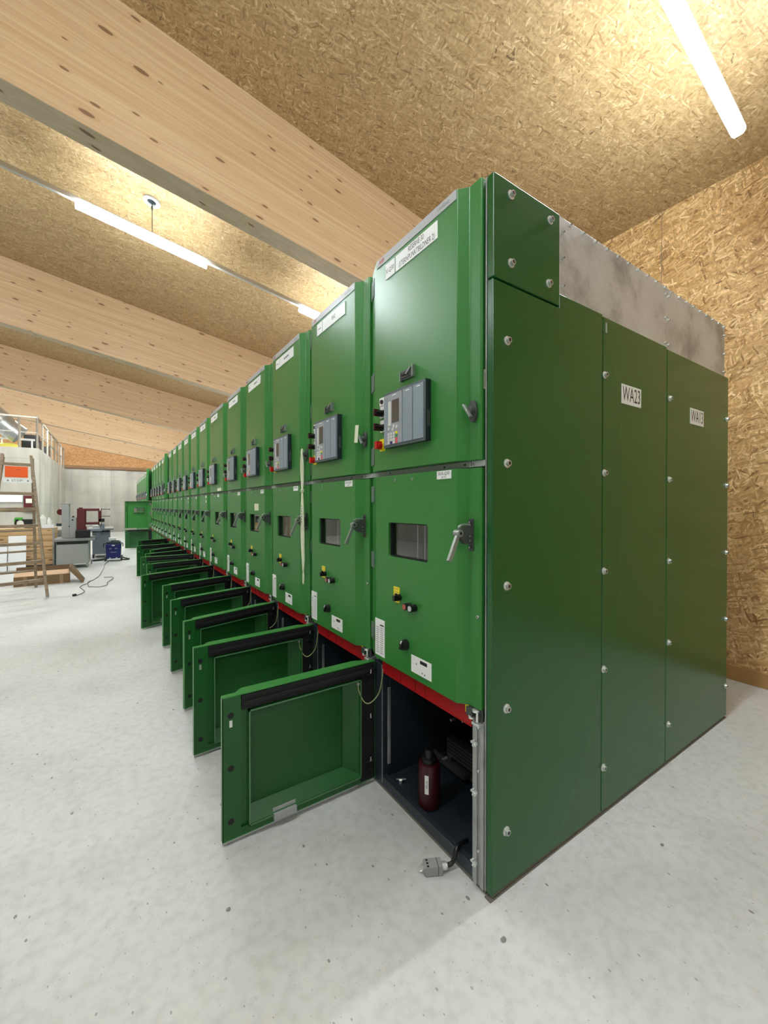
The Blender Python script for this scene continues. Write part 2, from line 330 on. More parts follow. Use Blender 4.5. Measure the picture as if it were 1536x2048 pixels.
class MB:
    def __init__(s): s.v = []; s.f = []; s.m = []; s.T = None
    def add(s, vs, fs, mi=0):
        o = len(s.v)
        for p in vs: s.v.append((s.T @ Vector(p)) if s.T else Vector(p))
        for f in fs: s.f.append([o + i for i in f]); s.m.append(mi)
        return s
    def box(s, x0, x1, y0, y1, z0, z1, mi=0):
        return s.add([(x, y, z) for x in (x0, x1) for y in (y0, y1) for z in (z0, z1)],
                     [(0, 1, 3, 2), (4, 6, 7, 5), (0, 4, 5, 1), (2, 3, 7, 6), (0, 2, 6, 4), (1, 5, 7, 3)], mi)
    def hexa(s, pts, mi=0):   # 8 points in the order of box()
        return s.add(pts, [(0, 1, 3, 2), (4, 6, 7, 5), (0, 4, 5, 1), (2, 3, 7, 6), (0, 2, 6, 4), (1, 5, 7, 3)], mi)
    def prism(s, poly, z0, z1, mi=0, skip=(), caps=True):
        n = len(poly)
        vs = [(x, y, z0) for x, y in poly] + [(x, y, z1) for x, y in poly]
        fs = [(i, (i + 1) % n, n + (i + 1) % n, n + i) for i in range(n) if i not in skip]
        if caps: fs += [tuple(range(n - 1, -1, -1)), tuple(range(n, 2 * n))]
        return s.add(vs, fs, mi)
    def extr(s, poly3, d, mi=0):   # extrude a 3-D polygon along a vector
        n = len(poly3); d = Vector(d); a = [Vector(p) for p in poly3]
        return s.add(a + [p + d for p in a], [(i, (i + 1) % n, n + (i + 1) % n, n + i) for i in range(n)] + [tuple(range(n - 1, -1, -1)), tuple(range(n, 2 * n))], mi)
    def cyl(s, p0, p1, r0, r1=None, n=16, mi=0):
        r1 = r0 if r1 is None else r1
        p0, p1 = Vector(p0), Vector(p1); d = (p1 - p0).normalized()
        a = d.orthogonal().normalized(); b = d.cross(a)
        vs = []
        for p, r in ((p0, r0), (p1, r1)):
            for i in range(n):
                t = 2 * PI * i / n; vs.append(p + a * math.cos(t) * r + b * math.sin(t) * r)
        return s.add(vs, [(i, (i + 1) % n, n + (i + 1) % n, n + i) for i in range(n)] + [tuple(range(n - 1, -1, -1)), tuple(range(n, 2 * n))], mi)
    def lathe(s, c, prof, n=20, mi=0):   # vertical axis, prof = (radius, z)
        vs = []; fs = []
        for r, z in prof:
            for i in range(n):
                t = 2 * PI * i / n; vs.append((c[0] + math.cos(t) * r, c[1] + math.sin(t) * r, c[2] + z))
        for k in range(len(prof) - 1):
            for i in range(n):
                j = (i + 1) % n; fs.append((k * n + i, k * n + j, (k + 1) * n + j, (k + 1) * n + i))
        fs.append(tuple(range(n - 1, -1, -1))); fs.append(tuple((len(prof) - 1) * n + i for i in range(n)))
        return s.add(vs, fs, mi)
    def tube(s, pts, r, n=8, mi=0, flat=1.0, smooth=True):
        P = [Vector(p) for p in pts]
        if smooth and len(P) > 2:
            Q = []
            for i in range(len(P) - 1):
                p0 = P[max(i - 1, 0)]; p1 = P[i]; p2 = P[i + 1]; p3 = P[min(i + 2, len(P) - 1)]
                for k in range(5):
                    t = k / 5
                    Q.append(0.5 * ((2 * p1) + (p2 - p0) * t + (2 * p0 - 5 * p1 + 4 * p2 - p3) * t * t + (3 * p1 - p0 - 3 * p2 + p3) * t ** 3))
            Q.append(P[-1]); P = Q
        vs = []; up = Vector((0, 0, 1))
        prev = None
        for i, p in enumerate(P):
            d = (P[min(i + 1, len(P) - 1)] - P[max(i - 1, 0)])
            d = d.normalized() if d.length > 1e-9 else Vector((1, 0, 0))
            a = prev - d * prev.dot(d) if prev else d.orthogonal()
            if a.length < 1e-6: a = d.orthogonal()
            a.normalize(); prev = a; b = d.cross(a)
            rr = r[min(i, len(r) - 1)] if isinstance(r, (list, tuple)) else r
            for k in range(n):
                t = 2 * PI * k / n; vs.append(p + a * math.cos(t) * rr + b * math.sin(t) * rr * flat)
        fs = []
        for i in range(len(P) - 1):
            for k in range(n):
                j = (k + 1) % n; fs.append((i * n + k, i * n + j, (i + 1) * n + j, (i + 1) * n + k))
        fs.append(tuple(range(n - 1, -1, -1))); fs.append(tuple((len(P) - 1) * n + k for k in range(n)))
        return s.add(vs, fs, mi)
    def bar(s, a, b, w, h, mi=0, up=(0, 0, 1)):   # square bar from a to b
        a, b = Vector(a), Vector(b); d = (b - a).normalized(); up = Vector(up)
        x = d.cross(up); x = x.normalized() if x.length > 1e-6 else d.orthogonal().normalized()
        y = x.cross(d).normalized()
        pts = [p + x * sx * w / 2 + y * sy * h / 2 for p in (a, b) for sx in (-1, 1) for sy in (-1, 1)]
        return s.hexa(pts, mi)
    def text(s, body, size, o, right, up, mi=0, align='CENTER', sx=1.0):
        vs, fs = text_geo(body, size, align)
        o, right, up = Vector(o), Vector(right).normalized(), Vector(up).normalized()
        return s.add([o + right * p.x * sx + up * p.y for p in vs], fs, mi)
    def holed(s, x, y0, y1, z0, z1, hy0, hy1, hz0, hz1, rad, depth, mi=0):
        """a flat face in the plane x with a round-cornered hole and hole walls going back by depth"""
        bm = bmesh.new(); ov = [bm.verts.new(p) for p in ((x, y0, z0), (x, y1, z0), (x, y1, z1), (x, y0, z1))]
        ip = []
        for cy, cz, a0 in ((hy1 - rad, hz1 - rad, 0), (hy0 + rad, hz1 - rad, 90), (hy0 + rad, hz0 + rad, 180), (hy1 - rad, hz0 + rad, 270)):
            for k in range(5):
                t = R(a0 + k * 22.5); ip.append((x, cy + rad * math.cos(t), cz + rad * math.sin(t)))
        iv = [bm.verts.new(p) for p in ip]
        es = [bm.edges.new((L[i], L[(i + 1) % len(L)])) for L in (ov, iv) for i in range(len(L))]
        bmesh.ops.triangle_fill(bm, use_beauty=True, edges=es)
        bm.verts.index_update()
        s.add([v.co.copy() for v in bm.verts], [[v.index for v in f.verts] for f in bm.faces], mi); bm.free()
        n = len(ip)
        s.add(ip + [(x + depth, b, c) for _, b, c in ip], [(i, (i + 1) % n, n + (i + 1) % n, n + i) for i in range(n)], mi)
        return s
    def build(s, name, mats, parent=None, loc=(0, 0, 0), rot=(0, 0, 0), smooth=True, bevel=0.0, recalc=True):
        me = bpy.data.meshes.new(name)
        me.from_pydata([tuple(p) for p in s.v], [], s.f)
        for i, p in enumerate(me.polygons): p.material_index = s.m[i]
        if not isinstance(mats, (list, tuple)): mats = [mats]
        for m in mats: me.materials.append(M[m] if isinstance(m, str) else m)
        if recalc:
            bm = bmesh.new(); bm.from_mesh(me); bmesh.ops.recalc_face_normals(bm, faces=bm.faces); bm.to_mesh(me); bm.free()
        if smooth:
            for p in me.polygons: p.use_smooth = True
            me.set_sharp_from_angle(angle=R(32))
        o = bpy.data.objects.new(name, me); COL.objects.link(o)
        o.location = loc; o.rotation_euler = rot
        if parent: o.parent = parent
        if bevel > 0:
            bv = o.modifiers.new('bevel', 'BEVEL'); bv.width = bevel; bv.segments = 2; bv.limit_method = 'ANGLE'; bv.angle_limit = R(40)
        return o

def tag(o, label, cat, group=None):
    o['label'] = label; o['category'] = cat
    if group: o['group'] = group
    return o
def thing(name, label, cat, loc=(0, 0, 0), rz=0, group=None):
    o = bpy.data.objects.new(name, None); COL.objects.link(o); o.location = loc; o.rotation_euler = (0, 0, rz)
    o.empty_display_size = 0.1
    return tag(o, label, cat, group)
def struct(o, label=None):
    o['kind'] = 'structure'
    if label: o['label'] = label
    return o
def copy_one(o, parent=None):
    c = o.copy(); COL.objects.link(c)
    if parent: c.parent = parent
    return c

# ------------------------------------------------------------------ the room
struct(MB().box(XL - 0.2, XW + 0.2, YF - 0.2, YB + 0.2, -0.2, 0).build('floor', 'floor', smooth=False))
b = MB(); b.hexa([(x, y, zc(x) + dz) for x in (XL - 0.2, XW + 0.2) for y in (YF - 0.2, YB + 0.2) for dz in (0, 0.2)])
struct(b.build('ceiling', 'osb_c', smooth=False))
b = MB(); b.box(XW, XW + 0.2, YF, YB, 0, zc(XW) + 0.02)
struct(b.build('wall_right', 'osb_w', smooth=False))
# board joints of the right wall
b = MB()
for y in (0.46, 1.71, 2.96, -0.79, -2.04): b.box(XW - 0.002, XW, y, y + 0.004, 0.14, zc(XW))
struct(b.build('trim_8', M['dirt'], smooth=False))
b = MB(); b.box(XW - 0.02, XW, YF, YB, 0, 0.12); struct(b.build('baseboard_right', 'base', smooth=False, bevel=0.003))
b = MB(); b.box(XL, XW, YB, YB + 0.2, 0, 3.30, 0); b.hexa([(x, y, z if z < 4 else zc(x)) for x in (XL, XW) for y in (YB, YB + 0.2) for z in (3.30, 9)], 1)
struct(b.build('wall_back', ['cw_x', 'osb_b'], smooth=False))
b = MB(); b.box(XL, XW, YB - 0.10, YB, 3.32, 3.46); struct(b.build('trim_7', 'joist', smooth=False))
b = MB(); b.box(XL - 0.2, XL, YF, YB, 0, zc(XL) + 0.04); struct(b.build('wall_left', 'cw_y', smooth=False))
b = MB(); b.hexa([(x, y, z if z < 1 else zc(x)) for x in (XL, XW) for y in (YF - 0.2, YF) for z in (0, 9)]); struct(b.build('wall_front', 'cw_x', smooth=False))
# concrete block of the mezzanine on the left
b = MB(); b.box(XL, -1.92, 17.1, YB, 0, 3.25); o = b.build('wall_mezzanine', 'cw_y', smooth=False); struct(o, 'grey concrete mezzanine wall below the railing')
# sloping glulam beams
for i, y in enumerate((-1.45, 3.30, 8.08, 12.98, 17.9, 22.8)):
    b = MB()
    for mi, (d0, d1) in ((0, (0.0, 0.97)),):
        b.hexa([(x, yy, zc(x) - d) for x in (XL, XW) for yy in (y, y + 0.20) for d in (d1, d0)], 0)
    b.m = [1 if k == 4 else 0 for k in range(len(b.f))]
    o = b.build('trim_%d' % (i + 1), ['glulam', 'glulam_u'], smooth=False, bevel=0.004, recalc=True)
    struct(o, 'sloping glued laminated spruce roof beam')

# ------------------------------------------------------------------ lamps
def lamp_row(y, spans, label_row, skip_track=False):
    xs = -6.9, 3.37
    off = 0.40
    b = MB()
    b.hexa([(x, yy, zc(x) - d) for x in xs for yy in (y - 0.021, y + 0.021) for d in (off, off - 0.045)], 0)
    tr = b.build('lighting_trunking', 'trunk', smooth=False, bevel=0.003)
    tag(tr, 'slim grey lamp trunking hung under the ceiling ' + label_row, 'lamp rail', 'lamp trunking')
    for (x0, x1, lab) in spans:
        e = thing('led_batten', lab, 'lamp', (x0, y, zc(x0) - off), 0, 'linear lamps')
        L = x1 - x0; dz = SL * L
        b = MB(); b.hexa([(x, yy, z + (dz if x else 0)) for x in (0, L) for yy in (-0.021, 0.021) for z in (-0.012, 0)])
        b.build('lamp_housing', 'lampbody', e, smooth=False)
        b = MB()
        poly = [(-0.026, -0.010), (-0.036, -0.022), (-0.036, -0.044), (-0.022, -0.062), (0.022, -0.062), (0.036, -0.044), (0.036, -0.022), (0.026, -0.010)]
        b.extr([(0.004, p[0], p[1]) for p in poly], (L - 0.008, 0, SL * (L - 0.008)))
        b.build('diffuser', 'lamp', e, smooth=False)
lamp_row(0.93, [(2.10, 3.36, 'bright lit linear lamp above the green end cladding near the right wall'),
                (-0.29, 0.97, 'bright lit linear lamp over the near floor beside the first cabinet'),
                (-2.68, -1.42, 'bright lit linear lamp over the near floor to the left'),
                (-5.07, -3.81, 'bright lit linear lamp over the near floor at the left wall')], 'before the nearest beam')
lamp_row(5.17, [(-0.29, 0.95, 'fully visible lit linear lamp hung from a ceiling ring between two beams'),
                (2.10, 3.36, 'lit linear lamp whose end shows just above the second cabinet'),
                (-2.68, -1.42, 'lit linear lamp in the second row above the left floor'),
                (-5.07, -3.81, 'lit linear lamp in the second row at the left wall')], 'between the two nearest beams')
for j, y in enumerate((9.2, 14.2, 19.1, 24.2)):
    nm = ('third', 'fourth', 'fifth', 'sixth')[j]
    far = [] if j in (0, 3) else [(0.97, 2.10, 'added fill lamp in the %s row between the cabinets and the work area' % nm), (-1.42, -0.29, 'added fill lamp in the %s row above the aisle' % nm), (-3.81, -2.68, 'added fill lamp in the %s row left of the work area' % nm)]  # lit modules added in the blank gaps to brighten the far end
    lamp_row(y, far + [(2.10, 3.36, 'lit linear lamp of the %s row above the cabinets' % nm),
                 (-0.29, 0.97, 'lit linear lamp of the %s row beside the cabinet row' % nm),
                 (-2.68, -1.42, 'lit linear lamp of the %s row above the work area' % nm),
                 (-5.07, -3.81, 'lit linear lamp of the %s row at the left wall' % nm)], 'in the %s bay' % nm)
lamp_row(-3.4, [(1.2, 2.46, 'lit linear lamp behind the viewer on the right'), (-2.68, -1.42, 'lit linear lamp behind the viewer on the left')], 'behind the viewer')
# suspension of the visible lamp
cr = thing('lamp_suspension', 'thin wire and round white ceiling ring holding the lit lamp between two beams', 'lamp suspension', (0.39, 5.17, zc(0.39)))
b = MB(); b.T = Matrix.Rotation(math.atan(-SL), 4, 'Y')
for k in range(28):
    a0, a1 = 2 * PI * k / 28, 2 * PI * (k + 1) / 28
    b.hexa([(r * math.cos(a), r * math.sin(a), z) for a in (a0, a1) for r in (0.045, 0.085) for z in (-0.02, -0.001)])
b.build('ceiling_ring', 'lampbody', cr)
b = MB(); b.T = Matrix.Rotation(math.atan(-SL), 4, 'Y'); b.cyl((0, 0, -0.006), (0, 0, -0.001), 0.045, n=24); b.build('ring_recess', 'navy', cr)
MB().cyl((0, 0, -0.01), (0, 0, -0.356), 0.004, n=8).cyl((0, 0, -0.10), (0, 0, -0.06), 0.010, n=10).build('suspension_wire', 'dgrey', cr)

# ------------------------------------------------------------------ switchgear cabinets
BOLT = None
def bolt_mb(r=0.012, d=(-1, 0, 0), o=(0, 0, 0), washer=True, mb=None, k=1.0):
    b = mb or MB(); d = Vector(d); o = Vector(o)
    if washer: b.cyl(o, o + d * 0.003 * k, r * 1.45, n=18, mi=0)
    b.cyl(o + d * 0.003 * k, o + d * 0.014 * k, r, r * 0.92, n=16, mi=0)
    b.cyl(o + d * 0.0138 * k, o + d * 0.0146 * k, r * 0.64, n=6, mi=1)
    return b

def profile(W, back, hy=0.745 + 0.01):
    """door outline seen from above (x, y); y=0 at the handle edge, W at the hinge edge"""
    return [(back, 0.0), (-0.010, 0.0), (-0.014, 0.006), (-0.014, 0.057), (-0.045, 0.092), (-0.045, W - 0.100), (-0.004, W), (back, W)]

PARTS = {}
def hinge_mb(z):
    b = MB(); b.box(-0.034, 0.006, -0.012, 0.006, z - 0.045, z + 0.045, 0)
    return b

def upper_door(W, root):
    D = W - 0.016
    d = MB(); d.prism([(x, y - D) for x, y in profile(D, 0.02)], 1.580, 2.592)
    dr = d.build('upper_door', 'green', root, (0, W - 0.008, 0), bevel=0.0025)
    for z in (2.50, 2.03, 1.66):
        b = MB(); b.prism([(-0.030, -0.055), (-0.020, -0.052), (0.002, 0.004), (-0.008, 0.006)], z - 0.045, z + 0.045)
        b.build('hinge', 'grey_hinge', dr, bevel=0.002)
    # light grey strip with the maker's mark along the top edge
    b = MB(); b.box(-0.0475, -0.044, -D + 0.094, -0.108, 2.556, 2.592, 0)
    b.text('ABB', 0.026, (-0.0482, -0.150, 2.573), (0, -1, 0), (0, 0, 1), 1)
    b.text('UniGear', 0.020, (-0.0482, -D + 0.165, 2.573), (0, -1, 0), (0, 0, 1), 2)
    b.build('label_strip', ['strip', 'inkr', 'inkg'], dr, smooth=False)
    # turning handle on the band
    b = MB(); yy = -D + 0.034
    b.T = Matrix.Translation((-0.014, yy, 1.758))
    pts = []
    for k in range(20):
        t = 2 * PI * k / 20; pts.append((0, 0.019 * math.cos(t), 0.040 * math.sin(t)))
    b.extr(pts, (-0.012, 0, 0), 0)
    b.cyl((-0.012, 0, 0), (-0.030, 0, 0), 0.016, 0.014, mi=0)
    b.hexa([(x, y, z) for x in (-0.044, -0.022) for y, z in ((-0.018, -0.028), (-0.028, -0.018), (0.028, 0.022), (0.018, 0.032))], 0) if False else b.bar((-0.034, 0.020, 0.024), (-0.034, -0.016, -0.026), 0.008, 0.014, 1, up=(1, 0, 0))
    b.build('door_handle', ['dgrey', 'lever'], dr, bevel=0.0015)
    return dr

def mid_door(W, root):
    D = W - 0.016
    d = MB(); P = [(x, y - D) for x, y in profile(D, 0.02)]
    d.prism(P, 0.672, 1.552, skip=(4, 7))
    hy1 = -(W - 0.552) + 0.008; hy0 = hy1 - 0.284
    d.holed(-0.045, P[4][1], P[5][1], 0.672, 1.552, hy0, hy1, 1.178, 1.336, 0.014, 0.034)
    dr = d.build('middle_door', 'green', root, (0, W - 0.008, 0))
    for z in (1.47, 1.14, 0.78):
        b = MB(); b.prism([(-0.030, -0.055), (-0.020, -0.052), (0.002, 0.004), (-0.008, 0.006)], z - 0.040, z + 0.040)
        b.build('hinge', 'grey_hinge', dr, bevel=0.002)
    b = MB(); b.box(-0.022, -0.017, hy0 - 0.01, hy1 + 0.01, 1.168, 1.346); b.build('window_pane', 'glass', dr, smooth=False)
    # rubber frame of the window
    b = MB()
    for y0, y1, z0, z1 in ((hy0, hy1, 1.178, 1.183), (hy0, hy1, 1.331, 1.336), (hy0, hy0 + 0.004, 1.178, 1.336), (hy1 - 0.006, hy1, 1.178, 1.336)):
        b.box(-0.034, -0.022, y0, y1, z0, z1)
    b.build('window_seal', 'rubber', dr, smooth=False)
    # swing lever: back plate, quarter round body, lever
    yy = -D + 0.046
    b = MB(); b.T = Matrix.Translation((-0.014, yy, 0))
    b.box(-0.004, 0, -0.012, 0.012, 1.247, 1.365, 0)
    q = [(0, 0, 1.275), (0, 0, 1.338)]
    for k in range(9):
        t = R(90 - k * 11); q.append((-0.072 * math.cos(R(k * 11)) * 0 - 0.070 * math.sin(R(k * 11.25)), 0, 1.318 + 0.020 * math.cos(R(k * 11.25))))
    q += [(-0.066, 0, 1.300), (-0.040, 0, 1.274)]
    b.extr([(x - 0.002, -0.009, z) for x, y, z in q], (0, 0.018, 0), 0)
    b.cyl((-0.068, -0.014, 1.314), (-0.068, 0.014, 1.314), 0.013, n=20, mi=1)
    b.cyl((-0.068, -0.0155, 1.314), (-0.068, -0.013, 1.314), 0.006, n=6, mi=2)
    for z in (1.352, 1.260): bolt_mb(0.0055, (-1, 0, 0), (-0.004, 0, z), False, b, 0.6)
    for z in (1.302, 1.286): b.cyl((-0.018, -0.0105, z), (-0.018, -0.008, z), 0.0035, n=10, mi=1)
    b.tube([(-0.068, 0, 1.334), (-0.052, 0, 1.342), (-0.03, 0, 1.343), (-0.008, 0, 1.341)], 0.005, mi=1)
    b.bar((-0.070, 0, 1.306), (-0.112, 0.0, 1.216), 0.016, 0.012, 1, up=(0, 1, 0))
    b.build('lever_handle', ['dgrey', 'lever', 'black', 'chrome'], dr, bevel=0.001)
    for y in (-0.255, -0.385):
        bolt_mb(0.0055, (-1, 0, 0), (-0.045, y - 0.005, 1.528), False, k=0.5).build('screw', ['chrome', 'ink'], dr)
    bolt_mb(0.0055, (-1, 0, 0), (-0.014, -D + 0.012, 1.01), False, k=0.5).build('screw', ['chrome', 'ink'], dr)
    return dr

def lower_door(W, root):
    D = W - 0.020
    P = [(x, y - D) for x, y in profile(D, 0.016)]
    outer = P
    inner = [(x + 0.003 if i not in (0, 7) else x, y + (0.003 if i < 2 else (-0.003 if i > 5 else 0))) for i, (x, y) in enumerate(P)][::-1]
    d = MB()
    d.prism(outer + inner, 0.022, 0.618, caps=False)
    d.prism(P, 0.616, 0.620); d.prism(P, 0.020, 0.024)
    dr = d.build('lower_door', 'green', root, (0, W - 0.010, 0))
    b = MB(); x = 0.016
    b.box(x - 0.002, x, -D, -D + 0.075, 0.024, 0.616, 0); b.box(x - 0.012, x - 0.008, -D + 0.073, -D + 0.106, 0.03, 0.60, 0)
    b.box(x - 0.002, x, -D + 0.075, -0.088, 0.024, 0.055, 0)
    y0, y1, z0, z1 = -D + 0.105, -0.088, 0.055, 0.548
    # raised rim and the walls of the recessed pan
    for a in ((y0, y1, z1 - 0.006, z1), (y0, y1, z0, z0 + 0.006), (y0, y0 + 0.006, z0, z1), (y1 - 0.006, y1, z0, z1)):
        b.box(-0.040, x + 0.012, *a, 0); b.box(x + 0.012, x + 0.0128, *a, 3)
    b.box(-0.042, -0.038, y0, y1, z0, z1, 0)
    # slanting bottom lip and hinge-side lip
    b.hexa([(-0.036, y0 + 0.006, z0 + 0.006), (-0.036, y0 + 0.006, z0 + 0.05), (-0.036, y1 - 0.006, z0 + 0.006), (-0.036, y1 - 0.006, z0 + 0.05),
            (x + 0.010, y0 + 0.006, z0 + 0.004), (x + 0.010, y0 + 0.006, z0 + 0.008), (x + 0.010, y1 - 0.006, z0 + 0.004), (x + 0.010, y1 - 0.006, z0 + 0.008)], 0)
    b.hexa([(-0.036, y1 - 0.075, z0), (-0.036, y1 - 0.075, z1), (-0.036, y1 - 0.006, z0), (-0.036, y1 - 0.006, z1),
            (-0.034, y1 - 0.075, z0), (-0.034, y1 - 0.075, z1), (x - 0.004, y1 - 0.006, z0), (x - 0.004, y1 - 0.006, z1)], 0)
    for z in (0.540, 0.320, 0.098):
        b.cyl((x - 0.001, -D + 0.034, z), (x + 0.0006, -D + 0.034, z), 0.013, n=18, mi=1)
    b.box(x - 0.001, x + 0.001, -D + 0.028, -D + 0.040, 0.492, 0.520, 2)
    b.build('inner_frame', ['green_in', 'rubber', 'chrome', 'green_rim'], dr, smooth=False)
    b = MB()
    b.box(x - 0.003, x + 0.004, -D + 0.078, -0.004, 0.552, 0.612, 0); b.box(x + 0.002, x + 0.014, -D + 0.085, -0.006, 0.572, 0.588, 0)
    b.box(x - 0.003, x + 0.003, -0.084, -0.004, 0.026, 0.552, 0); 
    b.build('rubber_seal', 'rubber', dr, smooth=False, bevel=0.002)
    for z in (0.545, 0.32, 0.10):
        b = MB(); b.box(x + 0.003, x + 0.016, -0.060, -0.014, z - 0.022, z - 0.016, 0); b.box(x + 0.003, x + 0.016, -0.060, -0.014, z + 0.016, z + 0.022, 0)
        b.box(x + 0.003, x + 0.012, -0.046, -0.026, z - 0.018, z + 0.018, 0); b.cyl((x + 0.012, -0.034, z + 0.02), (x + 0.012, -0.034, z + 0.042), 0.0035, n=8, mi=1)
        b.build('hinge', ['rubber', 'chrome'], dr, smooth=False)
    b = MB(); b.box(x + 0.0, x + 0.022, -D + 0.21, -D + 0.315, 0.036, 0.064, 0); b.box(x + 0.0, x + 0.004, -D + 0.21, -D + 0.315, 0.060, 0.082, 0)
    b.build('latch_bracket', 'steel', dr, smooth=False, bevel=0.002)
    b = MB(); b.box(-0.014, 0.014, -D + 0.001, -0.1, 0.012, 0.020, 0); b.build('bottom_pale_strip', 'strip', dr, smooth=False)  # thin pale grey strip along the foot of the door
    return dr

def relay(W, root, wy):
    """protection relay on the upper door: dark housing, operator panel and two blank panels"""
    y0, y1, z0, z1 = 0.249, 0.547, 1.676, 1.924
    h = MB(); h.box(-0.072, -0.045, y0, y1, z0, z1, 0)
    h.box(-0.0745, -0.072, y0, y1, z0, z1, 1)
    h.box(-0.064, -0.050, y0 - 0.0015, y0, 1.735, 1.800, 2)
    r = h.build('protection_relay', ['relay_side', 'relay_edge', 'dgrey'], root, (0, wy, 0), bevel=0.003)
    b = MB(); b.box(-0.078, -0.074, 0.402, 0.539, z0 + 0.012, z1 - 0.012, 0)
    b.box(-0.0795, -0.078, 0.425, 0.476, 1.782, 1.882, 1)              # display
    b.box(-0.0790, -0.078, 0.484, 0.506, 1.772, 1.880, 2)              # column of lamps
    b.box(-0.0790, -0.078, 0.512, 0.530, 1.700, 1.900, 3)
    for yy, zz in ((0.500, 1.758), (0.470, 1.752), (0.440, 1.760), (0.462, 1.766)):
        b.cyl((-0.078, yy, zz), (-0.080, yy, zz), 0.008, n=12, mi=2)
    for r_ in range(4):
        for c_ in range(4):
            z = 1.735 - r_ * 0.0135; y = 0.502 - c_ * 0.020
            mi = 2
            if c_ == 3: mi = (4, 5, 6, 2)[r_] if False else (4, 5, 6, 6)[r_]
            if c_ == 1 and r_ == 3: mi = 7
            b.box(-0.0795, -0.078, y - 0.008, y + 0.008, z - 0.0055, z + 0.0055, mi)
    b.box(-0.0790, -0.078, 0.445, 0.475, z1 - 0.022, z1 - 0.018, 8)
    b.build('operator_panel', ['relay_op', 'lcd', 'key', 'relay_face', 'yellow', 'kgreen', 'kred', 'kblue', 'white'], r, smooth=False)
    for a, c in ((0.258, 0.325), (0.330, 0.397)):
        b = MB(); b.box(-0.078, -0.074, a, c, z0 + 0.012, z1 - 0.012, 0); b.box(-0.0787, -0.078, a + 0.02, a + 0.045, z1 - 0.024, z1 - 0.020, 1)
        b.build('blank_panel', ['relay_face', 'white'], r, smooth=False)

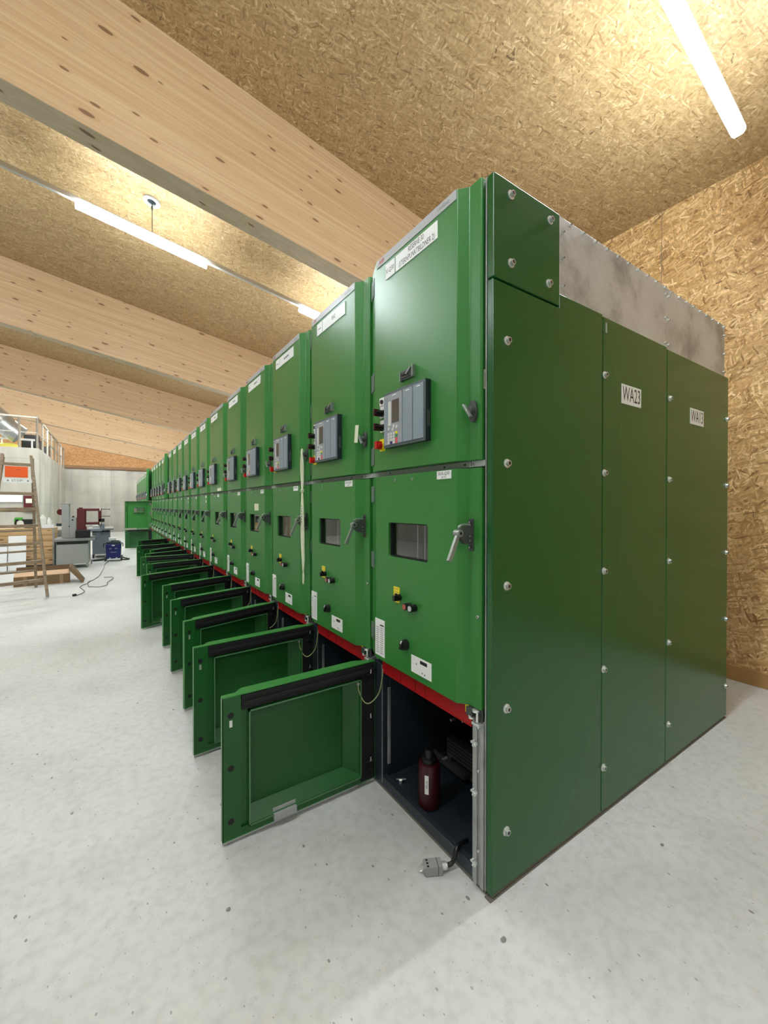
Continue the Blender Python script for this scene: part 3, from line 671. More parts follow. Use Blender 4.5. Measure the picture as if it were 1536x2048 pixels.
def controls(W, root, near=True, yel='yellow'):
    wy = W - 0.765
    q = 1 if near else 0
    # column of switches at the left of the relay
    b = MB(); b.box(-0.049, -0.0445, 0.578, 0.622, 1.888, 1.925, 0); b.cyl((-0.049, 0.600, 1.905), (-0.056, 0.600, 1.905), 0.010, mi=1)
    b.build('key_switch', ['white', 'black'], root, (0, wy, 0), smooth=True)
    for z in (1.850, 1.782):
        b = MB(); b.box(-0.047, -0.0445, 0.580, 0.620, z + 0.018, z + 0.036, 0); b.box(-0.047, -0.0445, 0.580, 0.620, z - 0.020, z - 0.006, 0)
        b.cyl((-0.045, 0.600, z), (-0.064, 0.600, z), 0.016, mi=1); b.cyl((-0.064, 0.600, z), (-0.090, 0.600, z), 0.013, 0.011, mi=1)
        b.box(-0.096, -0.070, 0.594, 0.606, z - 0.016, z + 0.016, 2)
        b.build('rotary_switch', ['white', 'black', 'darkred'], root, (0, wy, 0))
    b = MB(); b.box(-0.049, -0.0445, 0.578, 0.622, 1.672, 1.730, 0); b.cyl((-0.049, 0.600, 1.697), (-0.056, 0.600, 1.697), 0.020, mi=0)
    b.box(-0.086, -0.056, 0.590, 0.611, 1.680, 1.716, 1); b.cyl((-0.056, 0.600, 1.697), (-0.078, 0.600, 1.697), 0.016, mi=1)
    b.build('emergency_switch', ['yellow', 'redplastic'], root, (0, wy, 0), bevel=0.001)
    # test socket above the relay
    b = MB(); b.box(-0.053, -0.045, 0.352, 0.443, 1.965, 2.005, 0); b.box(-0.058, -0.053, 0.358, 0.437, 1.971, 1.999, 1)
    b.box(-0.062, -0.045, 0.350, 0.356, 1.962, 2.012, 2); b.box(-0.060, -0.045, 0.440, 0.446, 1.960, 2.000, 2)
    b.bar((-0.062, 0.395, 1.980), (-0.062, 0.362, 2.004), 0.008, 0.008, 2); b.bar((-0.060, 0.430, 1.985), (-0.060, 0.385, 1.990), 0.006, 0.010, 3)
    b.build('test_socket', ['relay_edge', 'dgrey', 'lever', 'black'], root, (0, wy, 0))
    # yellow plate with key switch, twin lamps, lower rotary switch, white diagram plate, rating plate
    b = MB(); b.box(-0.047, -0.0445, 0.462, 0.508, 0.975, 1.045, 0)
    for k in range(4): b.box(-0.0474, -0.047, 0.47, 0.50, 1.036 - k * 0.016, 1.038 - k * 0.016, 2)
    b.cyl((-0.045, 0.462, 1.002), (-0.062, 0.462, 1.002), 0.015, mi=1); b.box(-0.082, -0.060, 0.452, 0.468, 0.990, 1.014, 1); b.box(-0.072, -0.064, 0.455, 0.465, 1.012, 1.022, 1)
    b.build('key_switch', [yel, 'black', 'inkg'], root, (0, wy, 0))
    for y, z, m_ in ((0.388, 0.978, 'pale_red'), (0.350, 0.978, 'pale_lens')):
        b = MB(); b.cyl((-0.045, y, z), (-0.076, y, z), 0.0155, n=20, mi=0); b.cyl((-0.076, y, z), (-0.078, y, z), 0.0115, n=20, mi=1)
        b.build('indicator_button', ['black', m_], root, (0, wy, 0))
    b = MB(); b.cyl((-0.045, 0.415, 0.803), (-0.068, 0.415, 0.803), 0.024, 0.021, n=24, mi=0); b.bar((-0.071, 0.424, 0.787), (-0.071, 0.406, 0.819), 0.010, 0.012, 0, up=(1, 0, 0))
    b.bar((-0.078, 0.412, 0.814), (-0.078, 0.405, 0.826), 0.005, 0.004, 1, up=(1, 0, 0))
    b.build('selector_knob', ['black', 'white'], root, (0, wy, 0))
    b = MB(); b.box(-0.0468, -0.0445, 0.243, 0.376, 0.700, 0.772, 0); b.box(-0.0474, -0.0468, 0.270, 0.315, 0.750, 0.764, 1)
    for yy, zz in ((0.340, 0.742), (0.300, 0.715), (0.285, 0.712)): b.cyl((-0.0468, yy, zz), (-0.0474, yy, zz), 0.004, n=10, mi=2)
    b.build('diagram_plate', ['white', 'ink', 'inkg'], root, (0, wy, 0), smooth=False)
    b = MB(); b.box(-0.0468, -0.0445, 0.583, 0.664, 0.690, 0.866, 0)
    b.box(-0.0474, -0.0468, 0.590, 0.622, 0.836, 0.842, 1)
    for k in range(13):
        for y0_, y1_ in ((0.592, 0.620), (0.630, 0.656)):
            b.box(-0.0472, -0.0468, y0_ + random.random() * 0.008, y1_, 0.824 - k * 0.010, 0.827 - k * 0.010, 2)
    b.build('rating_plate', ['white', 'ink', 'inkg'], root, (0, wy, 0), smooth=False)

def plates(W, root, t1, t2, t3):
    wy = W - 0.765
    b = MB(); b.box(-0.048, -0.0445, 0.500, 0.572, 2.468, 2.538, 0)
    if t1: b.text(t1, 0.030, (-0.0484, 0.536, 2.502), (0, -1, 0), (0, 0, 1), 1, sx=0.75)
    else: b.box(-0.0484, -0.048, 0.517, 0.555, 2.500, 2.506, 2)
    b.build('number_plate', ['white', 'ink', 'inkg'], root, (0, wy, 0), smooth=False)
    b = MB(); b.box(-0.048, -0.0445, 0.207, 0.492, 2.468, 2.538, 0)
    if t2:
        for k, s_ in enumerate(t2):
            b.text(s_, 0.034, (-0.0484, 0.345, (2.520 if k == 0 else 2.486) if len(t2) > 1 else 2.502), (0, -1, 0), (0, 0, 1), 1, sx=0.62)
    else:
        for k in range(3): b.box(-0.0484, -0.048, 0.300 + k * 0.034, 0.326 + k * 0.034, 2.496, 2.511, 2)
    b.build('name_plate', ['white', 'ink', 'inkg'], root, (0, wy, 0), smooth=False)
    b = MB(); b.box(-0.0475, -0.0445, 0.128, 0.210, 1.517, 1.549, 0)
    if t3:
        b.text(t3[0], 0.018, (-0.0479, 0.169, 1.538), (0, -1, 0), (0, 0, 1), 1, sx=0.9); b.text(t3[1], 0.010, (-0.0479, 0.169, 1.524), (0, -1, 0), (0, 0, 1), 1)
    else: b.box(-0.0479, -0.0475, 0.140, 0.198, 1.536, 1.541, 2)
    b.build('field_label', ['white', 'ink', 'inkg'], root, (0, wy, 0), smooth=False)

def housing(W, root):
    h = MB()
    h.box(0.022, 0.39, 0.002, W - 0.002, 1.58, 2.585, 0)
    h.box(0.45, 2.26, 0.002, W - 0.002, 0.66, 2.262, 0)
    h.box(0.39, 2.26, 0.002, W - 0.002, 1.58, 2.262, 0) if False else None
    h.box(0.022, 0.45, 0.002, 0.010, 0.66, 1.58, 0); h.box(0.022, 0.45, W - 0.010, W - 0.002, 0.66, 1.58, 0)
    h.box(0.022, 2.26, 0.002, 0.020, 0.0, 0.66, 0); h.box(0.022, 2.26, W - 0.020, W - 0.002, 0.0, 0.66, 0)
    h.box(0.40, 2.21, 0.006, W - 0.006, 2.262, 2.585, 1)
    h.box(0.004, 2.26, 0.0, W, 0.0, 0.012, 2)
    h.build('housing', ['steel', 'alu', 'dirt'], root, smooth=False)
    h = MB()
    h.box(0.022, 1.10, 0.075, W - 0.022, 0.013, 0.045, 0)               # floor of the compartment
    h.box(1.10, 1.12, 0.021, W - 0.021, 0.013, 0.66, 0)
    h.box(0.05, 1.10, W - 0.088, W - 0.021, 0.013, 0.655, 0)
    h.box(0.03, 1.10, 0.021, 0.074, 0.013, 0.655, 0)
    h.box(0.03, 1.10, 0.074, W - 0.088, 0.63, 0.66, 0)
    h.box(0.002, 0.030, 0.062, W - 0.086, 0.013, 0.062, 0)               # sill
    h.box(0.002, 0.050, W - 0.088, W - 0.006, 0.013, 0.62, 0)             # hinge post
    h.box(0.018, 0.075, 0.062, 0.080, 0.013, 0.62, 0)
    h.build('cable_compartment', 'navy', root, smooth=False, bevel=0.002)
    b = MB(); b.box(-0.001, 0.003, W - 0.0925, W - 0.088, 0.03, 0.62); b.build('edge_profile', 'steel', root, smooth=False)
    b = MB()
    b.box(0.000, 0.035, 0.004, 0.062, 0.014, 0.628, 0)
    b.box(-0.008, 0.0, 0.034, 0.050, 0.014, 0.620, 0); b.box(-0.004, 0.0, 0.004, 0.020, 0.014, 0.628, 0)
    b.build('latch_post', 'steel', root, smooth=False, bevel=0.003)
    b = MB(); b.box(-0.002, 0.030, 0.001, W - 0.001, 1.556, 1.579, 0); b.box(-0.006, -0.002, 0.001, W - 0.001, 1.5565, 1.559, 0)
    bolt_mb(0.0055, (-1, 0, 0), (-0.002, 0.055, 1.568), False, b, 0.3)
    for y in (0.10, 0.215, 0.60): b.cyl((-0.002, y, 1.568), (-0.004, y, 1.568), 0.004, n=10, mi=1)
    b.box(-0.0025, -0.0015, 0.066, 0.068, 1.557, 1.579, 1)
    b.build('crossbar', ['crossbar', 'ink'], root, smooth=False)
    b = MB(); b.box(0.000, 0.020, 0.064, W - 0.094, 0.587, 0.668, 0); b.box(-0.002, 0.0, 0.064, W - 0.094, 0.584, 0.588, 0)
    for y in (W - 0.36, W - 0.43, W - 0.25): b.box(-0.0012, 0.0, y, y + 0.002, 0.59, 0.668, 1)
    b.build('red_cross_rail', ['red', 'darkred'], root, smooth=False)
    # latch gear at the foot of the middle door
    b = MB()
    b.box(-0.018, -0.002, 0.066, 0.082, 0.640, 0.670, 2)
    b.box(-0.026, -0.006, 0.040, 0.070, 0.636, 0.668, 0); b.cyl((-0.016, 0.052, 0.628), (-0.016, 0.052, 0.640), 0.012, n=14, mi=1)
    b.cyl((-0.018, 0.022, 0.625), (-0.018, 0.022, 0.666), 0.005, n=10, mi=1); b.cyl((-0.016, 0.030, 0.660), (-0.016, 0.030, 0.668), 0.013, n=14, mi=1)
    b.box(-0.024, 0.0, 0.006, 0.044, 0.612, 0.622, 1); b.box(-0.006, 0.0, 0.006, 0.044, 0.61, 0.67, 0)
    b.build('interlock', ['dgrey', 'chrome', 'yellow'], root, bevel=0.001)

def post_bolts(root, W):
    for z in (0.54, 0.36, 0.10):
        b = MB(); b.cyl((-0.008, 0.032, z), (-0.030, 0.032, z), 0.004, n=10, mi=0); b.cyl((-0.014, 0.032, z), (-0.022, 0.032, z), 0.010, n=6, mi=0); b.cyl((-0.008, 0.046, z + 0.004), (-0.022, 0.046, z + 0.004), 0.005, n=8, mi=0)
        b.build('post_bolt', 'chrome', root)
    for z in (0.600, 0.44, 0.145):
        MB().cyl((-0.001, 0.026, z), (-0.009, 0.026, z), 0.0045, n=10).build('post_rivet', 'chrome', root)

def window_interior(W, root):
    wy = W - 0.765
    b = MB()
    x0, x1, y0, y1, z0, z1 = 0.0, 0.42, 0.14 + wy, 0.66 + wy, 1.03, 1.48
    b.box(x1, x1 + 0.01, y0, y1, z0, z1, 0); b.box(x0, x1, y0, y0 + 0.005, z0, z1, 0); b.box(x0, x1, y1, y1 + 0.005, z0, z1, 0)
    b.box(x0, x1, y0, y1, z0, z0 + 0.005, 0); b.box(x0, x1, y0, y1, z1, z1 + 0.005, 0)
    b.build('breaker_chamber', 'cavity', root, smooth=False)
    b = MB(); b.box(0.20, 0.41, 0.18 + wy, 0.50 + wy, 1.04, 1.27, 0); b.box(0.192, 0.20, 0.22 + wy, 0.34 + wy, 1.14, 1.22, 1); b.box(0.192, 0.20, 0.38 + wy, 0.47 + wy, 1.12, 1.2, 2)
    b.build('circuit_breaker', ['breaker', 'black', 'darkred'], root, smooth=False, bevel=0.004)
    b = MB(); b.cyl((0.004, 0.395 + wy, 1.06), (0.004, 0.395 + wy, 1.45), 0.0028, n=8); b.cyl((0.004, 0.345 + wy, 1.06), (0.004, 0.345 + wy, 1.45), 0.0028, n=8)
    b.build('guide_rod', 'white', root)

def wire(root, W):
    b = MB(); o = W
    b.tube([(-0.105, o - 0.035, 0.524), (-0.100, o - 0.034, 0.49), (-0.075, o - 0.04, 0.435), (-0.045, o - 0.05, 0.424), (-0.012, o - 0.075, 0.47), (-0.004, o - 0.093, 0.54), (0.0, o - 0.10, 0.60)], 0.0028, n=8, mi=0)
    b.cyl((-0.107, o - 0.030, 0.53), (-0.107, o - 0.042, 0.53), 0.008, n=10, mi=1)
    b.build('earthing_wire', ['wire', 'chrome'], root)

def make_cabinet(W, name_args, label, near=True, yel='yellow'):
    root = thing('switchgear_cabinet', label, 'electrical cabinet', (0, 0, 0), 0, 'green switchgear cabinets in the long row')
    housing(W, root)
    upper_door(W, root); mid_door(W, root); lower_door(W, root)
    relay(W, root, W - 0.765)
    controls(W, root, near, yel); plates(W, root, *name_args); window_interior(W, root)
    return root

widths = [0.765] * 5 + [0.955] + [0.765] * 24
ys = []; y = 1.02
for wd in widths: ys.append(y); y += wd
YEND = y
open_low = {0: 90, 1: 86, 2: 73, 3: 72, 4: 70, 5: 64, 6: 76, 7: 88, 8: 62, 9: 47, 10: 71, 12: 57, 18: 90}
ORD = ['first', 'second', 'third', 'fourth', 'fifth', 'sixth', 'seventh', 'eighth', 'ninth', 'tenth', 'eleventh', 'twelfth', 'thirteenth', 'fourteenth',
       'fifteenth', 'sixteenth', 'seventeenth', 'eighteenth', 'nineteenth', 'twentieth', 'twenty-first', 'twenty-second', 'twenty-third', 'twenty-fourth',
       'twenty-fifth', 'twenty-sixth', 'twenty-seventh', 'twenty-eighth', 'twenty-ninth', 'thirtieth']
SPECIAL = {0: 'nearest tall green switchgear cabinet, name plate reading RESERVE 30, lower door wide open',
           1: 'second green cabinet from the near end, pale tag on its upper handle',
           2: 'third green cabinet from the near end, cream strap hanging on its handle',
           3: 'fourth green cabinet from the near end, next beyond the one with the strap',
           5: 'wider green cabinet, sixth from the near end, lower door angled open',
           18: 'far green cabinet whose middle and lower doors both stand square open'}
def clab(k):
    if k in SPECIAL: return SPECIAL[k]
    st = 'lower door swung open' if k in open_low else 'all doors closed'
    return 'green switchgear cabinet, %s from the near end of the row, %s' % (ORD[k], st)

proto = {}
def copy_tree(o, parent=None, drop=()):
    c = o.copy(); COL.objects.link(c); c.parent = parent
    for ch in o.children:
        if ch.name.split('.')[0] in drop: continue
        copy_tree(ch, c, drop)
    return c

texts = {0: ('K-Q30', ['RESERVE 30', '(STERNPUNKTBILDNER 2)'], ('30-K-Q30', 'J01 W')), 1: (None, ['BSA2'], ('30-K-Q29', 'J01 W'))}
cabs = []
for k, W in enumerate(widths):
    key = (W, k < 2)
    if k in (0, 1): root = make_cabinet(W, texts[k], clab(k))
    elif k == 2: root = make_cabinet(W, (None, None, None), clab(k)); proto[W] = root
    elif k == 5: root = make_cabinet(W, (None, None, None), clab(k))
    else:
        small = () if k < 10 else ('screw', 'window_seal', 'guide_rod', 'latch_bracket', 'bottom_pale_strip', 'edge_profile', 'interlock', 'blank_panel')
        root = copy_tree(proto[0.765], None, small)
        root['label'] = clab(k)
    root.location = (X0, ys[k], 0)
    cabs.append(root)
bpy.context.view_layer.update()
for k, root in enumerate(cabs):
    W = widths[k]
    if k < 5: post_bolts(root, W)
    for ch in root.children:
        nm = ch.name.split('.')[0]
        if nm == 'lower_door' and k in open_low: ch.rotation_euler = (0, 0, -R(open_low[k]))
        if nm == 'middle_door' and k == 18: ch.rotation_euler = (0, 0, -R(90))
        if nm == 'upper_door' and k == 18: ch.rotation_euler = (0, 0, -R(11))
        if nm == 'upper_door' and k == 12: ch.rotation_euler = (0, 0, -R(5))
    if k in open_low and open_low[k] > 60 and k < 8: wire(root, W)
# the open middle door of the far cabinet takes its mounted fittings along
for ch in list(cabs[18].children):
    nm = ch.name.split('.')[0]
    if nm in ('indicator_button', 'selector_knob', 'diagram_plate', 'rating_plate', 'field_label') or (nm == 'key_switch' and len([1 for v in ch.data.vertices if v.co.z < 1.3]) > 0):
        bpy.data.objects.remove(ch)
    elif nm in ('protection_relay', 'name_plate', 'number_plate', 'rotary_switch', 'emergency_switch', 'test_socket', 'key_switch'):
        a = -R(11); p = Vector((0, 0.757, 0)); rm = Matrix.Rotation(a, 3, 'Z'); ch.location = p - rm @ p; ch.rotation_euler = (0, 0, a)
for ch in list(cabs[12].children):
    nm = ch.name.split('.')[0]
    if nm in ('protection_relay', 'name_plate', 'number_plate', 'rotary_switch', 'emergency_switch', 'test_socket') or (nm == 'key_switch' and min(v.co.z for v in ch.data.vertices) > 1.6):
        a = -R(5); p = Vector((0, 0.757, 0)); rm = Matrix.Rotation(a, 3, 'Z'); ch.location = p - rm @ p; ch.rotation_euler = (0, 0, a)
# pale notes stuck on some of the farther doors
for k, (dy, z, w_, h_) in {3: (0.33, 1.40, 0.12, 0.06), 5: (0.30, 1.605, 0.20, 0.035), 6: (0.169, 1.47, 0.05, 0.035), 8: (0.169, 1.47, 0.05, 0.035)}.items():
    MB().box(-0.0475, -0.0445, dy - w_ / 2, dy + w_ / 2, z - h_ / 2, z + h_ / 2).build('paper_note', 'strap', cabs[k], smooth=False)

# things inside and around the nearest cabinet
cx, cy = X0, ys[0]
c0 = cabs[0]
b = MB(); b.box(0.030, 0.046, 0.664, 0.672, 0.115, 0.50); b.build('silver_bar', 'steel', c0, smooth=False, bevel=0.002)
for k in (1, 2, 3, 4):
    b = MB(); b.box(0.030, 0.046, 0.664, 0.672, 0.115, 0.50); b.build('silver_bar', 'steel', cabs[k], smooth=False, bevel=0.002)
b = MB(); b.box(0.33, 0.37, 0.30, 0.56, 0.12, 0.205, 0)
for k in range(20):
    for j in range(4): b.box(0.3285, 0.330, 0.308 + k * 0.0125, 0.314 + k * 0.0125, 0.132 + j * 0.018, 0.142 + j * 0.018, 1)
b.box(0.34, 0.38, 0.30, 0.60, 0.06, 0.08, 0); b.box(0.34, 0.36, 0.31, 0.33, 0.045, 0.12, 0); b.box(0.34, 0.36, 0.54, 0.56, 0.045, 0.12, 0)
b.build('heater_grille', ['dgrey', 'rubber'], c0, smooth=False)
b = MB()
for y_, z_ in ((0.50, 0.33), (0.42, 0.36), (0.61, 0.09), (0.56, 0.10)):
    MB().cyl((0.30, y_, z_), (0.33, y_, z_), 0.007, n=8).build('screw', 'chrome', c0)
MB().cyl((0.06, 0.60, 0.046), (0.06, 0.60, 0.060), 0.008, n=8).bar((0.045, 0.615, 0.062), (0.085, 0.59, 0.062), 0.006, 0.004).build('wing_nut', 'chrome', c0); MB().cyl((0.34, 0.46, 0.046), (0.34, 0.46, 0.052), 0.008, n=8).build('screw', 'chrome', c0)
b.box(0.295, 0.325, 0.40, 0.66, 0.08, 0.10, 0); b.build('earthing_bar', 'dgrey', c0, smooth=False)
can = thing('resin_canister', 'dark red cylindrical resin block standing in the open bottom of the nearest cabinet', 'canister', (1.205, 1.43, 0.0455))
b = MB(); b.lathe((0, 0, 0), [(0.044, 0), (0.049, 0.006), (0.050, 0.012), (0.050, 0.190), (0.047, 0.198), (0.040, 0.200)], n=32); b.build('body', 'darkred', can)
b = MB(); b.lathe((0.0, 0.0, 0.2005), [(0.034, 0), (0.034, 0.02), (0.022, 0.024), (0.022, 0.06)], n=24); b.build('terminal', 'black', can)
b = MB(); a0 = R(216)
n = Vector((math.cos(a0), math.sin(a0), 0)); t = Vector((-n.y, n.x, 0))
for k in range(4):
    pass
for s0 in range(3):
    a1, a2 = a0 + (s0 - 1.5) * 0.12, a0 + (s0 - 0.5) * 0.12
    b.hexa([(r * math.cos(a), r * math.sin(a), z) for a in (a1, a2) for r in (0.0500, 0.0508) for z in (0.080, 0.163)], 0)
b.text('Y1 A01', 0.012, n * 0.0515 + Vector((0, 0, 0.122)), (0, 0, -1), t, 1)
b.build('paper_label', ['white', 'ink'], can, smooth=False)

pl = thing('cable_connector', 'grey metal plug connector on a black cable lying before the nearest cabinet', 'connector', (1.03, 1.195, 0))
b = MB(); b.T = Matrix.Rotation(R(-27), 4, 'Z') @ Matrix.Rotation(R(0), 4, 'X')
b.box(-0.036, 0.030, -0.022, 0.022, 0.003, 0.036, 0); b.box(-0.040, -0.034, -0.020, 0.020, 0.006, 0.034, 0)
for yy in (-0.014, 0, 0.014): b.box(-0.030, -0.022, yy - 0.004, yy + 0.004, 0.036, 0.0368, 1)
b.box(0.012, 0.014, -0.0225, 0.0225, 0.003, 0.0365, 1)
b.build('connector_hood', ['greypaint', 'black'], pl, bevel=0.003)
b = MB(); b.T = Matrix.Rotation(R(-27), 4, 'Z'); b.cyl((0.030, 0, 0.020), (0.046, 0, 0.020), 0.015, n=16); b.cyl((0.046, 0, 0.020), (0.052, 0, 0.020), 0.012, n=6); b.build('cable_gland', 'chrome', pl)
b = MB(); b.T = Matrix.Rotation(R(-27), 4, 'Z')
b.tube([(0.050, 0, 0.020), (0.075, 0.002, 0.028), (0.092, 0.010, 0.068), (0.115, 0.03, 0.072), (0.15, 0.05, 0.066)], 0.0085, n=10); b.build('cable', 'black', pl)
b = MB(); b.T = Matrix.Rotation(R(-27), 4, 'Z') @ Matrix.Translation((-0.052, 0, 0.022)) @ Matrix.Rotation(R(80), 4, 'X')
b.tube([(0.012 * math.cos(R(a)), 0.012 * math.sin(R(a)), 0) for a in range(0, 361, 45)], 0.002, n=6); b.build('locking_ring', 'chrome', pl)

# ------------------------------------------------------------------ end cladding
ec = thing('end_cladding', 'dark green sheet steel end wall of the cabinet row with WA23 and WA13 plates', 'cladding', (0, 0, 0))
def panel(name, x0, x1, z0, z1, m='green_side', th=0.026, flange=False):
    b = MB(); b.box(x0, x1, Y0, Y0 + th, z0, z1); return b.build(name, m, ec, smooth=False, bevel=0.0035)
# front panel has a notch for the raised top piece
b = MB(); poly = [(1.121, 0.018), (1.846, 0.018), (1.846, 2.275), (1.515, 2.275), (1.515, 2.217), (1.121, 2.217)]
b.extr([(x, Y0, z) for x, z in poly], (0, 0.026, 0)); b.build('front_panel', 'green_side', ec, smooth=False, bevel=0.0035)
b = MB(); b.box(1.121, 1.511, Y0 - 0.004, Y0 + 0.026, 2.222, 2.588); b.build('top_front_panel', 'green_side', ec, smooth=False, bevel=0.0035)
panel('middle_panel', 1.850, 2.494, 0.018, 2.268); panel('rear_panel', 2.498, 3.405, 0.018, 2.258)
b = MB(); b.box(1.517, 2.490, Y0 + 0.004, Y0 + 0.012, 2.26, 2.592); b.build('aluminium_plate', 'alu', ec, smooth=False, bevel=0.0015)
b = MB(); b.box(2.493, 3.345, Y0 + 0.004, Y0 + 0.012, 2.255, 2.588); b.build('aluminium_plate', 'alu', ec, smooth=False, bevel=0.0015)
b = MB(); b.box(1.13, 3.38, Y0 + 0.006, Y0 + 0.022, 0.0, 0.02); b.box(1.114, 3.40, Y0 - 0.001, Y0 + 0.026, 0.0, 0.006); b.build('base_channel', 'dirt', ec, smooth=False)
# cover of the gap between end wall and first cabinet, seen as a pale edge
b = MB(); b.box(1.119, 1.128, Y0 + 0.0265, Y0 + 0.031, 0.02, 2.585); b.build('edge_strip', 'steel', ec, smooth=False)
def bolts(pts, r, yoff, k=1.0, m0='chrome'):
    first = None
    for (x, z) in pts:
        if first is None:
            first = bolt_mb(r, (0, -1, 0), (0, 0, 0), True, k=k).build('bolt', [m0, 'ink'], ec, (x, Y0 + yoff, z))
        else:
            c = first.copy(); COL.objects.link(c); c.location = (x, Y0 + yoff, z)
P1 = [(1.197, z) for z in (2.011, 1.567, 1.121, 0.673, 0.223)]
P2 = [(1.862, z) for z in (2.005, 1.562, 1.116, 0.669, 0.219)]
P3 = [(2.527, z) for z in (1.996, 1.556, 1.111, 0.666, 0.219)]
P4 = [(3.375, z) for z in (1.981, 1.546, 1.104, 0.664, 0.220)]
bolts(P1 + P2 + P3 + P4, 0.0115, 0.0)
bolts([(1.211, 2.540), (1.445, 2.539), (1.212, 2.294), (1.437, 2.288)], 0.0115, -0.004)
q = [(1.540, z) for z in (2.53, 2.425, 2.31)] + [(1.590 + i * 0.097, 2.578) for i in range(10)]
q += [(2.474, z) for z in (2.545, 2.42, 2.285)] + [(2.510, z) for z in (2.54, 2.415, 2.28)]
q += [(2.545 + i * 0.097, 2.574) for i in range(9)] + [(3.325, z) for z in (2.52, 2.40, 2.285)]
bolts(q, 0.0055, 0.004, 0.8)
def nameplate(x0, x1, z0, z1, s):
    b = MB(); b.box(x0, x1, Y0 - 0.0022, Y0 - 0.0002, z0, z1, 0)
    b.text(s, 0.098, ((x0 + x1) / 2, Y0 - 0.0026, (z0 + z1) / 2 - 0.001), (1, 0, 0), (0, 0, 1), 1, sx=0.67)
    b.build('name_plate', ['white', 'ink'], ec, smooth=False)
nameplate(2.013, 2.203, 1.900, 1.992, 'WA23'); nameplate(2.797, 2.990, 1.890, 1.982, 'WA13')
b = MB(); b.box(1.870, 1.882, Y0 - 0.001, Y0, 2.20, 2.245); b.build('paper_sticker', 'crossbar', ec, smooth=False)
# bar code sticker on the edge of the nearest upper door
b = MB(); b.box(-0.001, 0.017, 0.0068, 0.0078, 1.835, 1.905, 0)
for k in range(9): b.box(0.003, 0.014, 0.0064, 0.0068, 1.843 + k * 0.006, 1.8455 + k * 0.006, 1)
b.build('code_sticker', ['strap', 'ink'], c0, smooth=False)

# ------------------------------------------------------------------ strap and tag on the handles
hx = X0 - 0.045
st = thing('webbing_sling', 'long cream lifting sling knotted on the upper handle of the third cabinet', 'sling', (hx, ys[2] + 0.04, 0))
b = MB()
b.tube([(0.0, 0.0, 1.775), (-0.008, -0.004, 1.79), (-0.014, -0.010, 1.765), (-0.010, -0.020, 1.70), (-0.008, -0.018, 1.60), (-0.008, -0.010, 1.515)], 0.0065, n=8, flat=1.0)
b.tube([(0.0, 0.004, 1.775), (-0.006, 0.012, 1.74), (-0.008, 0.012, 1.65), (-0.008, 0.0, 1.56), (-0.008, -0.008, 1.515)], 0.0075, n=8, flat=1.0)
b.build('loop', 'strap', st)
b = MB()
pts = [(-0.01, -0.008, 1.515), (-0.010, -0.010, 1.45), (-0.012, -0.014, 1.36), (-0.012, -0.015, 1.25), (-0.012, -0.020, 1.15), (-0.010, -0.024, 1.06), (-0.010, -0.026, 1.00), (-0.010, -0.026, 0.975)]
wd = [0.006, 0.016, 0.024, 0.026, 0.025, 0.020, 0.012, 0.005]
for i in range(len(pts) - 1):
    (x, y_, z), (x2, y2, z2) = pts[i], pts[i + 1]; w1, w2 = wd[i], wd[i + 1]
    b.hexa([(x - 0.004, y_ - w1, z), (x2 - 0.004, y2 - w2, z2), (x - 0.004, y_ + w1, z), (x2 - 0.004, y2 + w2, z2), (x + 0.004, y_ - w1, z), (x2 + 0.004, y2 - w2, z2), (x + 0.004, y_ + w1, z), (x2 + 0.004, y2 + w2, z2)])
b.cyl((-0.016, -0.02, 1.508), (-0.002, 0.004, 1.520), 0.012, n=10)
b.build('webbing', 'strap', st, bevel=0.002)
b = MB(); b.tube([(-0.010, -0.026, 0.98), (-0.010, -0.034, 0.94), (-0.010, -0.032, 0.90), (-0.010, -0.022, 0.893), (-0.010, -0.020, 0.93), (-0.010, -0.026, 0.978)], 0.004, n=8); b.build('end_eye', 'strap', st)
b = MB()
for k in range(7): b.box(-0.0185, -0.0165, -0.018, -0.010, 1.30 + k * 0.018, 1.308 + k * 0.018)
b.build('printed_marks', 'inkg', st, smooth=False)
tg = MB(); tg.T = Matrix.Translation((X0 - 0.062, ys[1] + 0.062, 1.745)) @ Matrix.Rotation(R(8), 4, 'X'); tg.box(-0.001, 0.001, -0.017, 0.017, -0.005, 0.085)
tag(tg.build('paper_tag', 'strap', smooth=False, bevel=0.0005), 'small pale paper tag hung on the upper handle of the second cabinet', 'tag')

# ------------------------------------------------------------------ floor bits
def pebble(x, y, r, lab):
    b = MB(); n = 9; vs = []; pr = [(0.55, 0), (1, 0.35), (0.85, 0.75), (0.3, 1.0)]
    bb = MB()
    for rr, zz in pr:
        for i in range(n): a = 2 * PI * i / n; q_ = rr * r * (0.8 + 0.35 * random.random()); vs.append((q_ * math.cos(a), q_ * math.sin(a) * 0.8, zz * r * 0.8))
    fs = [(k * n + i, k * n + (i + 1) % n, (k + 1) * n + (i + 1) % n, (k + 1) * n + i) for k in range(3) for i in range(n)] + [tuple(range(n - 1, -1, -1)), tuple(range(3 * n, 4 * n))]
    bb.add(vs, fs); tag(bb.build('pebble', 'stone', None, (x, y, 0)), lab, 'pebble')
pebble(1.056, 0.88, 0.010, 'small grey pebble on the bright floor near the green corner')
pebble(0.335, 1.48, 0.008, 'small grey pebble on the floor before the open door')
pebble(1.90, 0.76, 0.008, 'small dark chip on the floor right of the green end wall')

